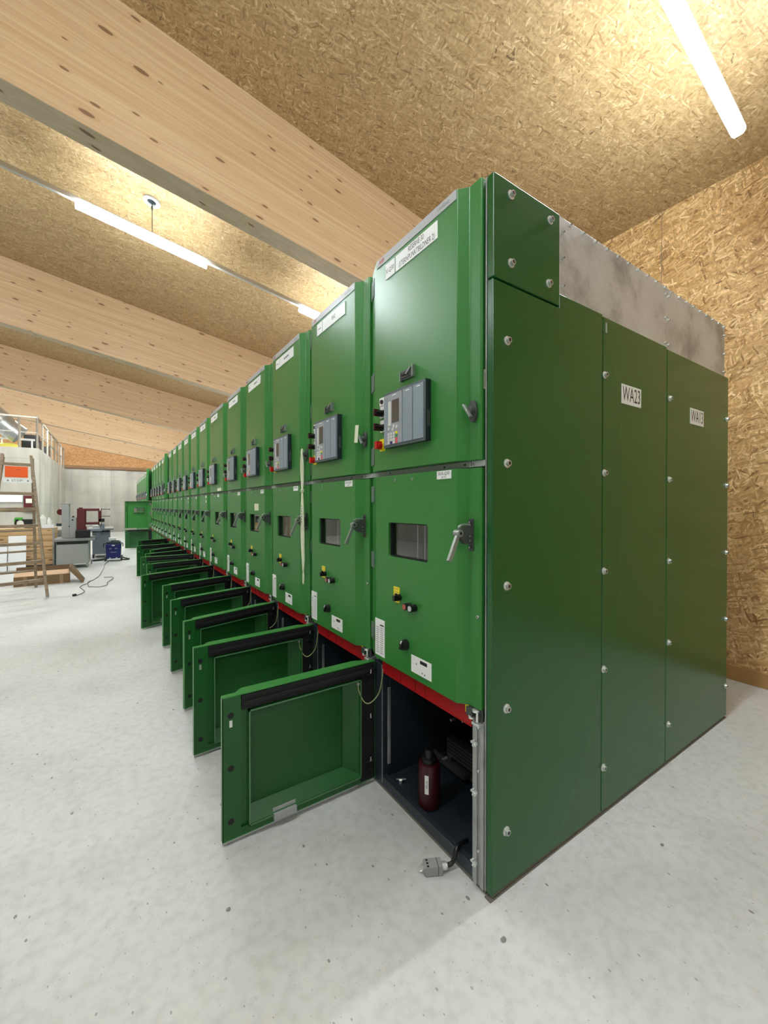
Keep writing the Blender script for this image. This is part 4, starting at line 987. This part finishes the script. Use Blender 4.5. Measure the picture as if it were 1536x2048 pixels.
# ------------------------------------------------------------------ work area far left
# ladder
ld = thing('step_ladder', 'old wooden step ladder standing at the left edge', 'ladder', (0, 0, 0))
T_r, T_l = Vector((-1.063, 8.60, 2.21)), Vector((-1.39, 8.52, 2.21))
F_r, F_l = Vector((-0.818, 8.085, 0.0)), Vector((-1.47, 7.80, 0.0))
B_r, B_l = Vector((-1.08, 9.18, 0.0)), Vector((-1.72, 8.95, 0.0))
for nm, a, c in (('rail', F_r, T_r), ('rail', F_l, T_l), ('rear_rail', B_r, T_r + Vector((0.01, 0.05, -0.04))), ('rear_rail', B_l, T_l + Vector((0.0, 0.05, -0.04)))):
    MB().bar(a + Vector((0, 0, 0.012)), c, 0.035, 0.06, 0, up=(0, 1, 0)).build(nm, 'ladder', ld, smooth=False, bevel=0.003)
for z in (0.27, 0.55, 0.83, 1.10, 1.36, 1.60, 2.06):
    t_ = z / 2.21; MB().bar(F_l.lerp(T_l, t_), F_r.lerp(T_r, t_), 0.055, 0.045, 0).build('rung', 'ladder', ld, smooth=False, bevel=0.004)
for z in (0.30, 0.64, 0.98, 1.30):
    t_ = z / 2.17; MB().bar(B_l.lerp(T_l, t_), B_r.lerp(T_r, t_), 0.04, 0.03, 0).build('rear_rung', 'ladder', ld, smooth=False, bevel=0.003)
b = MB(); b.T = Matrix.Translation((-1.205, 8.46, 1.80)) @ Matrix.Rotation(R(13), 4, 'Z'); b.box(-0.175, 0.175, -0.006, 0.0, -0.028, 0.028, 0)
b.text('STOP!', 0.052, (-0.005, -0.0065, -0.001), (1, 0, 0), (0, 0, 1), 1)
for x_ in (-0.115, 0.12): b.cyl((x_, -0.006, 0), (x_, -0.0068, 0), 0.013, n=14, mi=2)
sg = b.build('stop_sign', ['white', 'ink', 'inkg'], smooth=False); tag(sg, 'narrow white STOP! sign fixed across the step ladder', 'sign')
b = MB(); b.T = Matrix.Translation((-1.225, 8.50, 1.94)) @ Matrix.Rotation(R(13), 4, 'Z'); b.box(-0.135, 0.135, -0.006, 0.0, -0.088, 0.085, 0); b.box(0.0, 0.05, -0.007, -0.006, 0.03, 0.034, 1)
tag(b.build('orange_board', ['orange', 'ink'], smooth=False, bevel=0.002), 'orange rectangular board hung below the top rung of the ladder', 'sign')

# crate with goods
YC = 12.2
cr = thing('wooden_crate', 'tall rough wooden crate with metal corner strips behind the ladder', 'crate', (-1.60, YC + 0.35, 0))
b = MB(); n = 6
for k in range(n):
    z0 = 0.05 + k * 0.137; b.box(-0.56, 0.50, -0.35, -0.33, z0, z0 + 0.131); b.box(0.48, 0.50, -0.33, 0.35, z0, z0 + 0.131); b.box(-0.56, -0.54, -0.33, 0.35, z0, z0 + 0.131); b.box(-0.54, 0.48, 0.33, 0.35, z0, z0 + 0.131)
b.build('boards', 'crate', cr, smooth=False, bevel=0.004)
b = MB(); b.box(-0.56, 0.50, -0.35, 0.35, 0.872, 0.89); b.build('lid', 'crate', cr, smooth=False, bevel=0.003)
b = MB(); b.box(-0.56, 0.50, -0.33, 0.33, 0.0, 0.05); b.build('skid', 'dgrey', cr, smooth=False)
b = MB(); b.box(0.465, 0.505, -0.356, -0.351, 0.03, 0.88)
for k in range(8): b.box(0.478, 0.492, -0.361, -0.356, 0.08 + k * 0.1, 0.095 + k * 0.1)
b.build('corner_strip', 'steel', cr, smooth=False)
# black perforated rack, white boards against it
b = MB(); b.T = Matrix.Translation((-1.71, 11.72, 0)) @ Matrix.Rotation(R(-8), 4, 'X')
b.box(-0.135, 0.160, 0, 0.02, 0.01, 0.76); tag(b.build('white_board_panel', 'whitep', smooth=False, bevel=0.003), 'large white painted panel leaning on the wooden crate', 'board')
b = MB(); b.T = Matrix.Translation((-1.90, 11.66, 0)) @ Matrix.Rotation(R(-8), 4, 'X')
b.box(-0.07, 0.05, 0, 0.02, 0.01, 0.60); tag(b.build('white_board_panel', 'whitep', smooth=False, bevel=0.003), 'narrower lower white panel beside the large white one', 'board')
rk = thing('lattice_basket', 'pale lattice basket on the floor left of the white panels', 'basket', (-2.15, 11.8, 0))
b = MB()
for k in range(-2, 6):
    b.bar((-0.22 + k * 0.09, 0, 0.12), (-0.22 + k * 0.09 + 0.24, 0, 0.36), 0.012, 0.022); b.bar((-0.22 + k * 0.09 + 0.24, 0, 0.12), (-0.22 + k * 0.09, 0, 0.36), 0.012, 0.022)
b.build('lattice', 'greypaint', rk, smooth=False)
MB().box(-0.34, 0.28, 0.02, 0.35, 0.0, 0.40).build('tub', 'navy', rk, smooth=False)
# things on the crate
def sitem(name, mbf, mats, lab, cat, loc, group=None, **kw):
    o = mbf.build(name, mats, None, loc, **kw); return tag(o, lab, cat, group)
zt = 0.891
sb = thing('spray_bottle', 'white spray bottle with bright green head on the crate', 'bottle', (-1.72, YC + 0.12, zt))
MB().lathe((0, 0, 0), [(0.055, 0), (0.062, 0.01), (0.062, 0.13), (0.05, 0.16), (0.02, 0.18)], n=18).build('body', 'bottle', sb)
b = MB(); b.cyl((0, 0, 0.175), (0, 0, 0.215), 0.022, n=12); b.box(-0.09, 0.05, -0.018, 0.018, 0.21, 0.25); b.bar((-0.085, 0, 0.225), (-0.10, 0, 0.15), 0.02, 0.02); b.build('spray_head', 'sgreen', sb, bevel=0.004)
b = MB(); b.box(-0.20, 0.16, -0.05, 0.10, 0, 0.20); b.box(-0.19, 0.15, -0.055, -0.05, 0.02, 0.18); tag(b.build('tool_case', 'black', None, (-1.66, YC + 0.45, zt), bevel=0.012), 'black tool case behind the spray bottle on the crate', 'case')
b = MB(); b.cyl((-0.07, 0, 0.045), (0.07, 0, 0.045), 0.04, n=14); b.bar((0.03, 0, 0.05), (0.05, -0.02, 0.12), 0.03, 0.03); tag(b.build('hand_grinder', 'relay_face', None, (-1.52, YC + 0.12, zt), bevel=0.004), 'small grey hand grinder beside the spray bottle', 'tool')
jug = MB().lathe((0, 0, 0), [(0.06, 0), (0.07, 0.01), (0.07, 0.22), (0.03, 0.28), (0.02, 0.31)], n=18)
sitem('plastic_jug', jug, 'bottle', 'tall white plastic jug on the crate right of the ladder', 'jug', (-1.335, YC + 0.20, zt))
jug = MB().lathe((0, 0, 0), [(0.05, 0), (0.055, 0.01), (0.055, 0.16), (0.025, 0.21), (0.018, 0.24)], n=18)
sitem('plastic_jug', jug, 'bottle', 'shorter white jug beside the tall one on the crate', 'jug', (-1.22, YC + 0.25, zt))
b = MB(); b.box(-0.1, 0.1, -0.08, 0.08, 0, 0.05); b.box(-0.07, 0.11, -0.07, 0.07, 0.052, 0.075)
sitem('paper_stack', b, 'whitep', 'pile of white papers at the right end of the crate top', 'paper', (-1.22, YC + 0.10, zt), smooth=False)
# low metal cabinet behind the crate carrying the clutter
b = MB(); b.box(-0.15, 0.15, -0.2, 0.2, 0, 0.80)
sitem('metal_cupboard', b, 'greypaint', 'grey metal cupboard between the crate and the saw', 'cupboard', (-1.03, 13.2, 0), smooth=False, bevel=0.006)
b = MB(); b.box(-0.11, 0.11, -0.12, 0.12, 0, 0.09)
sitem('box', b, 'whitep', 'white carton on the grey metal cupboard', 'box', (-1.05, 13.15, 0.801), smooth=False, bevel=0.004)
b = MB(); b.box(-0.05, 0.05, -0.06, 0.06, 0, 0.07)
sitem('box', b, 'teal', 'small dark teal box on the white carton', 'box', (-1.09, 13.10, 0.892), smooth=False, bevel=0.004)
b = MB(); b.box(-0.05, 0.05, -0.05, 0.05, 0, 0.06)
sitem('folded_cloth', b, 'tealc', 'pale teal cloth on the white carton', 'cloth', (-0.975, 13.10, 0.892), bevel=0.015)
mr = thing('desk_magnifier', 'round red lamp head on an arm above the clutter by the saw', 'lamp', (-1.10, 13.7, 0.0))
b = MB(); b.cyl((0, -0.03, 1.24), (0.0, 0.05, 1.27), 0.085, 0.075, n=22); b.build('head', 'maroon', mr)
b = MB(); b.tube([(0, 0.04, 1.22), (0.04, 0.15, 1.1), (0.0, 0.25, 0.8), (0.0, 0.25, 0.02)], 0.012); b.cyl((0, 0.25, 0), (0, 0.25, 0.02), 0.09, n=20); b.build('arm', 'black', mr)
b = MB(); b.bar((-0.48, 0, 0), (0.36, 0, -0.035), 0.03, 0.04)

# long cardboard box with open flap, loose lid
cb_ = thing('cardboard_box', 'long brown cardboard box with open top flap on the floor', 'box', (-1.03, 9.62, 0), R(3))
b = MB(); b.box(-0.385, 0.385, -0.2, -0.192, 0.0, 0.165); b.box(-0.385, 0.385, 0.192, 0.2, 0.0, 0.20); b.box(-0.385, -0.377, -0.192, 0.192, 0.0, 0.165); b.box(0.377, 0.385, -0.192, 0.192, 0.0, 0.165); b.box(-0.377, 0.377, -0.192, 0.192, 0.001, 0.008)
b.build('body', 'card', cb_, smooth=False)
b = MB(); b.hexa([(-0.385, -0.200, 0.165), (-0.385, -0.200, 0.171), (-0.385, -0.29, 0.200), (-0.385, -0.29, 0.206), (0.385, -0.200, 0.165), (0.385, -0.200, 0.171), (0.385, -0.28, 0.210), (0.385, -0.28, 0.216)]) if False else b.hexa([(-0.385, -0.192, 0.166), (-0.385, -0.192, 0.172), (-0.385, -0.03, 0.225), (-0.385, -0.03, 0.231), (0.385, -0.192, 0.166), (0.385, -0.192, 0.172), (0.385, -0.03, 0.225), (0.385, -0.03, 0.231)])
b.build('front_flap', 'cardl', cb_, smooth=False)
b = MB(); b.hexa([(-0.385, 0.192, 0.20), (-0.385, 0.20, 0.20), (-0.385, 0.20, 0.29), (-0.385, 0.206, 0.29), (0.385, 0.192, 0.20), (0.385, 0.20, 0.20), (0.385, 0.20, 0.29), (0.385, 0.206, 0.29)])
b.build('rear_flap', 'card', cb_, smooth=False)
b = MB()
for x_ in (-0.26, 0.24): b.box(x_, x_ + 0.05, -0.2015, -0.2, 0.0, 0.164)
b.build('tape', 'tape', cb_, smooth=False)
b = MB(); b.hexa([(-0.64, 9.30, 0.30), (-0.62, 9.30, 0.315), (-0.64, 9.75, 0.30), (-0.62, 9.75, 0.315), (-0.445, 9.30, 0.003), (-0.425, 9.30, 0.015), (-0.445, 9.75, 0.003), (-0.425, 9.75, 0.015)])
b.hexa([(-0.64, 9.295, 0.25), (-0.63, 9.295, 0.315), (-0.64, 9.30, 0.25), (-0.63, 9.30, 0.315), (-0.445, 9.295, 0.0), (-0.425, 9.295, 0.08), (-0.445, 9.30, 0.0), (-0.425, 9.30, 0.08)])
tag(b.build('cardboard_sheet', 'card', smooth=False), 'flat cardboard lid leaning on the right end of the long box', 'lid')

# bow saw machine on its base cabinet
ms = thing('metal_saw', 'metal cutting saw with maroon frame on a grey base cabinet', 'machine', (0, 0, 0))
b = MB(); b.box(-1.00, -0.44, 11.5, 11.52, 0.10, 0.545); b.box(-1.02, -0.42, 11.52, 12.3, 0.10, 0.60)
b.build('base_cabinet', 'greypaint', ms, smooth=False, bevel=0.006)
b = MB(); b.box(-1.06, -0.30, 11.45, 12.4, 0.615, 0.665); b.build('table_top', 'midgrey', ms, smooth=False, bevel=0.008)
b = MB(); b.box(-1.00, -0.44, 11.505, 11.6, 0.548, 0.612); b.box(-1.04, -1.02, 11.5, 11.55, 0.0, 0.6); b.build('painted_shade', 'black', ms, smooth=False)  # solid black boxes imitate the shade under the table top and beside the base
b = MB()
for x_, y_ in ((-0.98, 11.6), (-0.46, 11.55), (-0.98, 12.2), (-0.40, 12.2)):
    b.cyl((x_ - 0.012, y_, 0.05), (x_ + 0.012, y_, 0.05), 0.05, n=16, mi=1); b.box(x_ - 0.02, x_ + 0.02, y_ - 0.02, y_ + 0.02, 0.05, 0.101, 0)
b.build('castor', ['steel', 'greypaint'], ms)
b = MB(); b.box(-0.94, -0.80, 11.85, 12.1, 0.665, 1.45); b.box(-0.96, -0.72, 11.84, 12.12, 1.45, 1.465); b.box(-0.80, -0.67, 11.85, 12.1, 0.665, 1.12); b.box(-0.82, -0.62, 11.86, 12.08, 1.12, 1.14)
b.build('column', 'greypaint', ms, smooth=False, bevel=0.008)
b = MB(); b.cyl((-0.74, 11.84, 1.08), (-0.74, 11.85, 1.08), 0.018, n=12); b.cyl((-0.80, 11.84, 0.93), (-0.80, 11.85, 0.93), 0.014, n=12); b.cyl((-0.73, 11.9, 1.14), (-0.73, 11.9, 1.17), 0.02, n=10); b.build('fasteners', 'black', ms)
b = MB()
b.box(-0.66, -0.50, 11.85, 11.98, 0.90, 1.345); b.box(-0.63, -0.55, 11.84, 11.98, 1.345, 1.37); b.box(-0.66, -0.48, 11.85, 12.0, 0.82, 0.92)
b.box(-0.52, -0.215, 11.86, 11.96, 1.285, 1.345); b.box(-0.52, -0.215, 11.86, 11.96, 0.965, 1.025); b.box(-0.255, -0.19, 11.86, 11.96, 0.94, 1.345); b.box(-0.52, -0.485, 11.86, 11.96, 0.965, 1.345)
b.build('saw_frame', 'maroon', ms, smooth=False, bevel=0.012)
b = MB(); b.cyl((-0.225, 11.855, 1.315), (-0.205, 11.855, 1.315), 0.032, n=14); b.cyl((-0.225, 11.855, 0.99), (-0.205, 11.855, 0.99), 0.034, n=14)
b.build('wheel_cap', 'bottle', ms)
b = MB(); b.bar((-0.20, 11.90, 1.325), (-0.03, 11.90, 1.322), 0.02, 0.014); b.bar((-0.20, 11.90, 1.16), (-0.03, 11.90, 1.158), 0.02, 0.014); b.cyl((-0.035, 11.9, 1.322), (-0.02, 11.9, 1.322), 0.014, n=10); b.cyl((-0.035, 11.9, 1.158), (-0.02, 11.9, 1.158), 0.014, n=10); b.box(-0.24, -0.13, 11.86, 11.96, 1.02, 1.10)
b.build('feed_handle', 'black', ms, bevel=0.003)
b = MB(); b.box(-0.68, -0.41, 11.70, 12.0, 0.667, 0.845); tag(b.build('motor_box', 'black', ms, smooth=False, bevel=0.01), '', ''); 
o = ms.children[-1]
for kk in ('label', 'category'):
    if kk in o.keys(): del o[kk]
b = MB(); b.box(-0.37, -0.20, 11.95, 12.3, 0.845, 0.93); tag(b.build('white_carton', 'whitep', ms, smooth=False, bevel=0.004), '', '')
o = ms.children[-1]
for kk in ('label', 'category'):
    if kk in o.keys(): del o[kk]
b = MB(); b.box(-0.42, -0.18, 11.9, 12.35, 0.80, 0.845); b.box(-0.22, -0.13, 11.9, 12.2, 0.845, 0.97); b.box(-0.30, -0.22, 12.0, 12.2, 0.66, 0.80); b.build('vice', 'bluegrey', ms, smooth=False, bevel=0.006)
# second bench behind
wb = thing('workbench', 'blue grey metal workbench standing behind the saw', 'workbench', (0, 0, 0))
b = MB(); b.box(-0.42, -0.02, 13.4, 14.3, 0.10, 0.70); b.build('body', 'bluegrey', wb, smooth=False, bevel=0.006)
b = MB(); b.box(-0.52, 0.06, 13.25, 14.5, 0.75, 0.80); b.build('bench_top', 'midgrey', wb, smooth=False, bevel=0.006)
b = MB()
for x_, y_ in ((-0.40, 13.45), (-0.06, 13.45), (-0.40, 14.25), (-0.06, 14.25)): b.box(x_ - 0.02, x_ + 0.02, y_ - 0.02, y_ + 0.02, 0, 0.75)
b.build('leg', 'navy', wb, smooth=False)
# blue vacuum
vc = thing('vacuum_cleaner', 'blue industrial vacuum cleaner on black wheels near the open far doors', 'vacuum cleaner', (0.055, 12.62, 0), R(-4))
b = MB(); b.hexa([(-0.15, -0.18, 0.06), (-0.165, -0.16, 0.44), (-0.15, 0.18, 0.06), (-0.165, 0.16, 0.44), (0.15, -0.18, 0.06), (0.165, -0.16, 0.44), (0.15, 0.18, 0.06), (0.165, 0.16, 0.44)]); b.build('body', 'blue', vc, smooth=False, bevel=0.02)
b = MB(); b.box(-0.15, 0.15, -0.16, 0.16, 0.44, 0.49); b.box(-0.06, 0.12, -0.1, 0.1, 0.49, 0.515); b.build('lid', 'teal', vc, smooth=False, bevel=0.015)
b = MB()
for sx in (-1, 1):
    b.cyl((sx * 0.155, -0.12, 0.062), (sx * 0.185, -0.12, 0.062), 0.06, n=20); b.cyl((sx * 0.155, 0.12, 0.062), (sx * 0.185, 0.12, 0.062), 0.06, n=20)
    b.tube([(sx * 0.16, -0.10, 0.44), (sx * 0.20, -0.12, 0.45), (sx * 0.205, -0.13, 0.36)], 0.011)
b.build('wheel_set', 'black', vc)
b = MB(); b.box(-0.03, 0.03, -0.186, -0.178, 0.385, 0.41, 0); b.box(-0.085, -0.035, -0.19, -0.18, 0.31, 0.33, 1); b.box(0.035, 0.085, -0.19, -0.18, 0.312, 0.333, 1); b.box(-0.06, 0.07, -0.192, -0.182, 0.22, 0.235, 1)
b.box(-0.09, -0.05, -0.19, -0.17, 0.075, 0.09, 0); b.box(0.05, 0.09, -0.19, -0.17, 0.075, 0.09, 0)
b.build('front_marks', ['white', 'relay_face'], vc, smooth=False)
b = MB(); b.tube([(0.10, 0.1, 0.12), (0.22, 0.05, 0.05), (0.34, -0.02, 0.02), (0.25, -0.1, 0.02), (0.16, -0.06, 0.03)], 0.016); b.tube([(-0.1, 0.1, 0.10), (-0.25, 0.05, 0.02), (-0.45, 0.0, 0.02), (-0.40, 0.12, 0.02), (-0.2, 0.16, 0.03)], 0.018)
b.build('suction_hose', 'black', vc)
b = MB(); b.box(-0.11, 0.05, -0.1, 0.1, 0, 0.07)
# carton standing on the vacuum
tag(b.build('paper_bag', 'whitep', None, (0.055, 12.62, 0.517), bevel=0.01), 'white folded bag lying on top of the blue vacuum', 'bag')
# cord
cords = [(-0.474, 7.98), (-0.416, 8.071), (-0.366, 8.264), (-0.396, 8.473), (-0.45, 8.761), (-0.425, 8.955), (-0.365, 9.082), (-0.323, 9.344), (-0.274, 9.496), (-0.248, 9.67), (-0.205, 9.909), (-0.166, 10.625), (-0.138, 11.195), (-0.127, 11.948), (-0.06, 12.40)]
loop = [(-0.323, 9.344), (-0.355, 9.189), (-0.331, 8.732), (-0.278, 8.646), (-0.164, 8.569), (-0.065, 8.715), (-0.059, 8.991), (0.018, 9.364), (0.026, 9.552), (-0.022, 9.618), (-0.12, 9.67)]
pc = thing('power_cord', 'thin dark power cord coiled loosely on the floor before the blue vacuum', 'cord', (0, 0, 0))
b = MB(); b.tube([(x, y_, 0.006) for x, y_ in cords], 0.0055, n=6); b.tube([(x, y_, 0.012) for x, y_ in loop], 0.0055, n=6); b.build('cable', 'dgrey', pc)
b = MB(); b.cyl((-0.50, 7.965, 0.018), (-0.462, 7.99, 0.018), 0.017, n=12); b.build('plug', 'black', pc)

# fittings on the mezzanine wall front
b = MB(); b.box(-0.14, 0.14, -0.06, 0, -0.26, 0.26, 0); b.box(-0.09, 0.09, -0.075, -0.06, 0.02, 0.16, 1)
tag(b.build('wall_box', ['maroon', 'bottle'], None, (-2.15, 17.09, 1.47), smooth=False, bevel=0.01), 'dark red box fixed to the concrete wall seen through the ladder', 'wall box')
b = MB(); b.box(-0.40, 0.40, -0.03, 0, -0.10, 0.14, 0)
tag(b.build('notice_board', 'whitep', None, (-2.72, 17.09, 1.62), smooth=False), 'white notice strip on the concrete wall behind the ladder', 'notice')
# railing
rl = thing('mezzanine_railing', 'galvanised railing along the top of the concrete mezzanine', 'railing', (0, 0, 0))
first = None
def post(x, y, n_=[0]):
    global first
    if first is None:
        first = MB().bar((0, 0, 0), (0, 0, 0.98), 0.045, 0.045).build('post', 'rail', rl, (x, y, 3.25), smooth=False)
    else:
        c = first.copy(); COL.objects.link(c); c.location = (x, y, 3.25)
yy = 17.2
while yy < 26.0: post(-1.97, yy); yy += 1.25
for x_ in (-2.4, -2.9, -3.6, -4.4, -5.2): post(x_, 17.16)
b = MB(); b.bar((-1.97, 17.16, 4.24), (-1.97, 26.0, 4.24), 0.05, 0.05); b.bar((-1.97, 17.16, 4.24), (-5.6, 17.16, 4.24), 0.05, 0.05); b.build('handrail', 'rail', rl, smooth=False)
b = MB(); b.bar((-1.97, 17.16, 3.75), (-1.97, 26.0, 3.75), 0.03, 0.03); b.bar((-1.97, 17.16, 3.75), (-5.6, 17.16, 3.75), 0.03, 0.03); b.build('knee_rail', 'rail', rl, smooth=False)
# goods on the mezzanine
b = MB(); b.box(-0.2, 0.2, -0.2, 0.2, 0, 0.5, 0)
for k, (x_, y_, s_) in enumerate(((-2.35, 19.0, 'first'), (-2.45, 20.6, 'second'), (-2.40, 22.4, 'third'))):
    b = MB(); b.box(-0.22, 0.22, -0.25, 0.25, 0.001, 0.42, 0); b.box(-0.22, 0.22, 0.18, 0.25, 0.42, 0.70, 0)
    tag(b.build('black_crate', 'black', None, (x_, y_, 3.25), smooth=False, bevel=0.02), 'black crate stored behind the mezzanine railing, %s from the front' % s_, 'crate', 'black crates on the mezzanine')
b = MB(); b.box(-0.5, 0.5, -0.05, 0.05, 0, 0.05); b.box(-0.45, 0.45, -0.04, 0.04, 0.36, 0.42); b.box(-0.4, -0.36, -0.03, 0.03, 0.05, 0.36); b.box(0.36, 0.4, -0.03, 0.03, 0.05, 0.36)
tag(b.build('white_trestle', 'whitep', None, (-2.6, 18.2, 3.251), smooth=False), 'white trestle on the mezzanine behind the railing', 'trestle')
b = MB(); b.lathe((0, 0, 0), [(0.24, 0), (0.30, 0.04), (0.30, 0.12), (0.2, 0.18)], n=16)
tag(b.build('foil_roll', 'pallet', None, (-2.78, 17.9, 3.251)), 'yellow foil bundle on the mezzanine edge under the duct', 'bundle')
dc = thing('ventilation_duct', 'large silver ventilation duct bending down above the mezzanine', 'duct', (0, 0, 0))
def duct_tube(pts, r):
    b = MB(); rr = []
    b.tube(pts, r, n=28)
    return b
b = duct_tube([(-4.2, 17.9, 4.95), (-3.5, 17.9, 4.65), (-3.05, 17.9, 4.28), (-2.80, 17.9, 3.98), (-2.48, 17.9, 3.72)], 0.30); b.build('duct_body', 'duct', dc)
b = MB()
for c_, d_ in (((-2.95, 17.9, 4.17), (0.62, 0, -0.75)), ((-2.70, 17.9, 3.89), (0.70, 0, -0.6)), ((-3.3, 17.9, 4.51), (0.7, 0, -0.55))):
    c_ = Vector(c_); d_ = Vector(d_).normalized(); b.cyl(c_ - d_ * 0.02, c_ + d_ * 0.02, 0.315, n=28)
b.build('duct_collar', 'duct', dc)
bpy.context.view_layer.update()
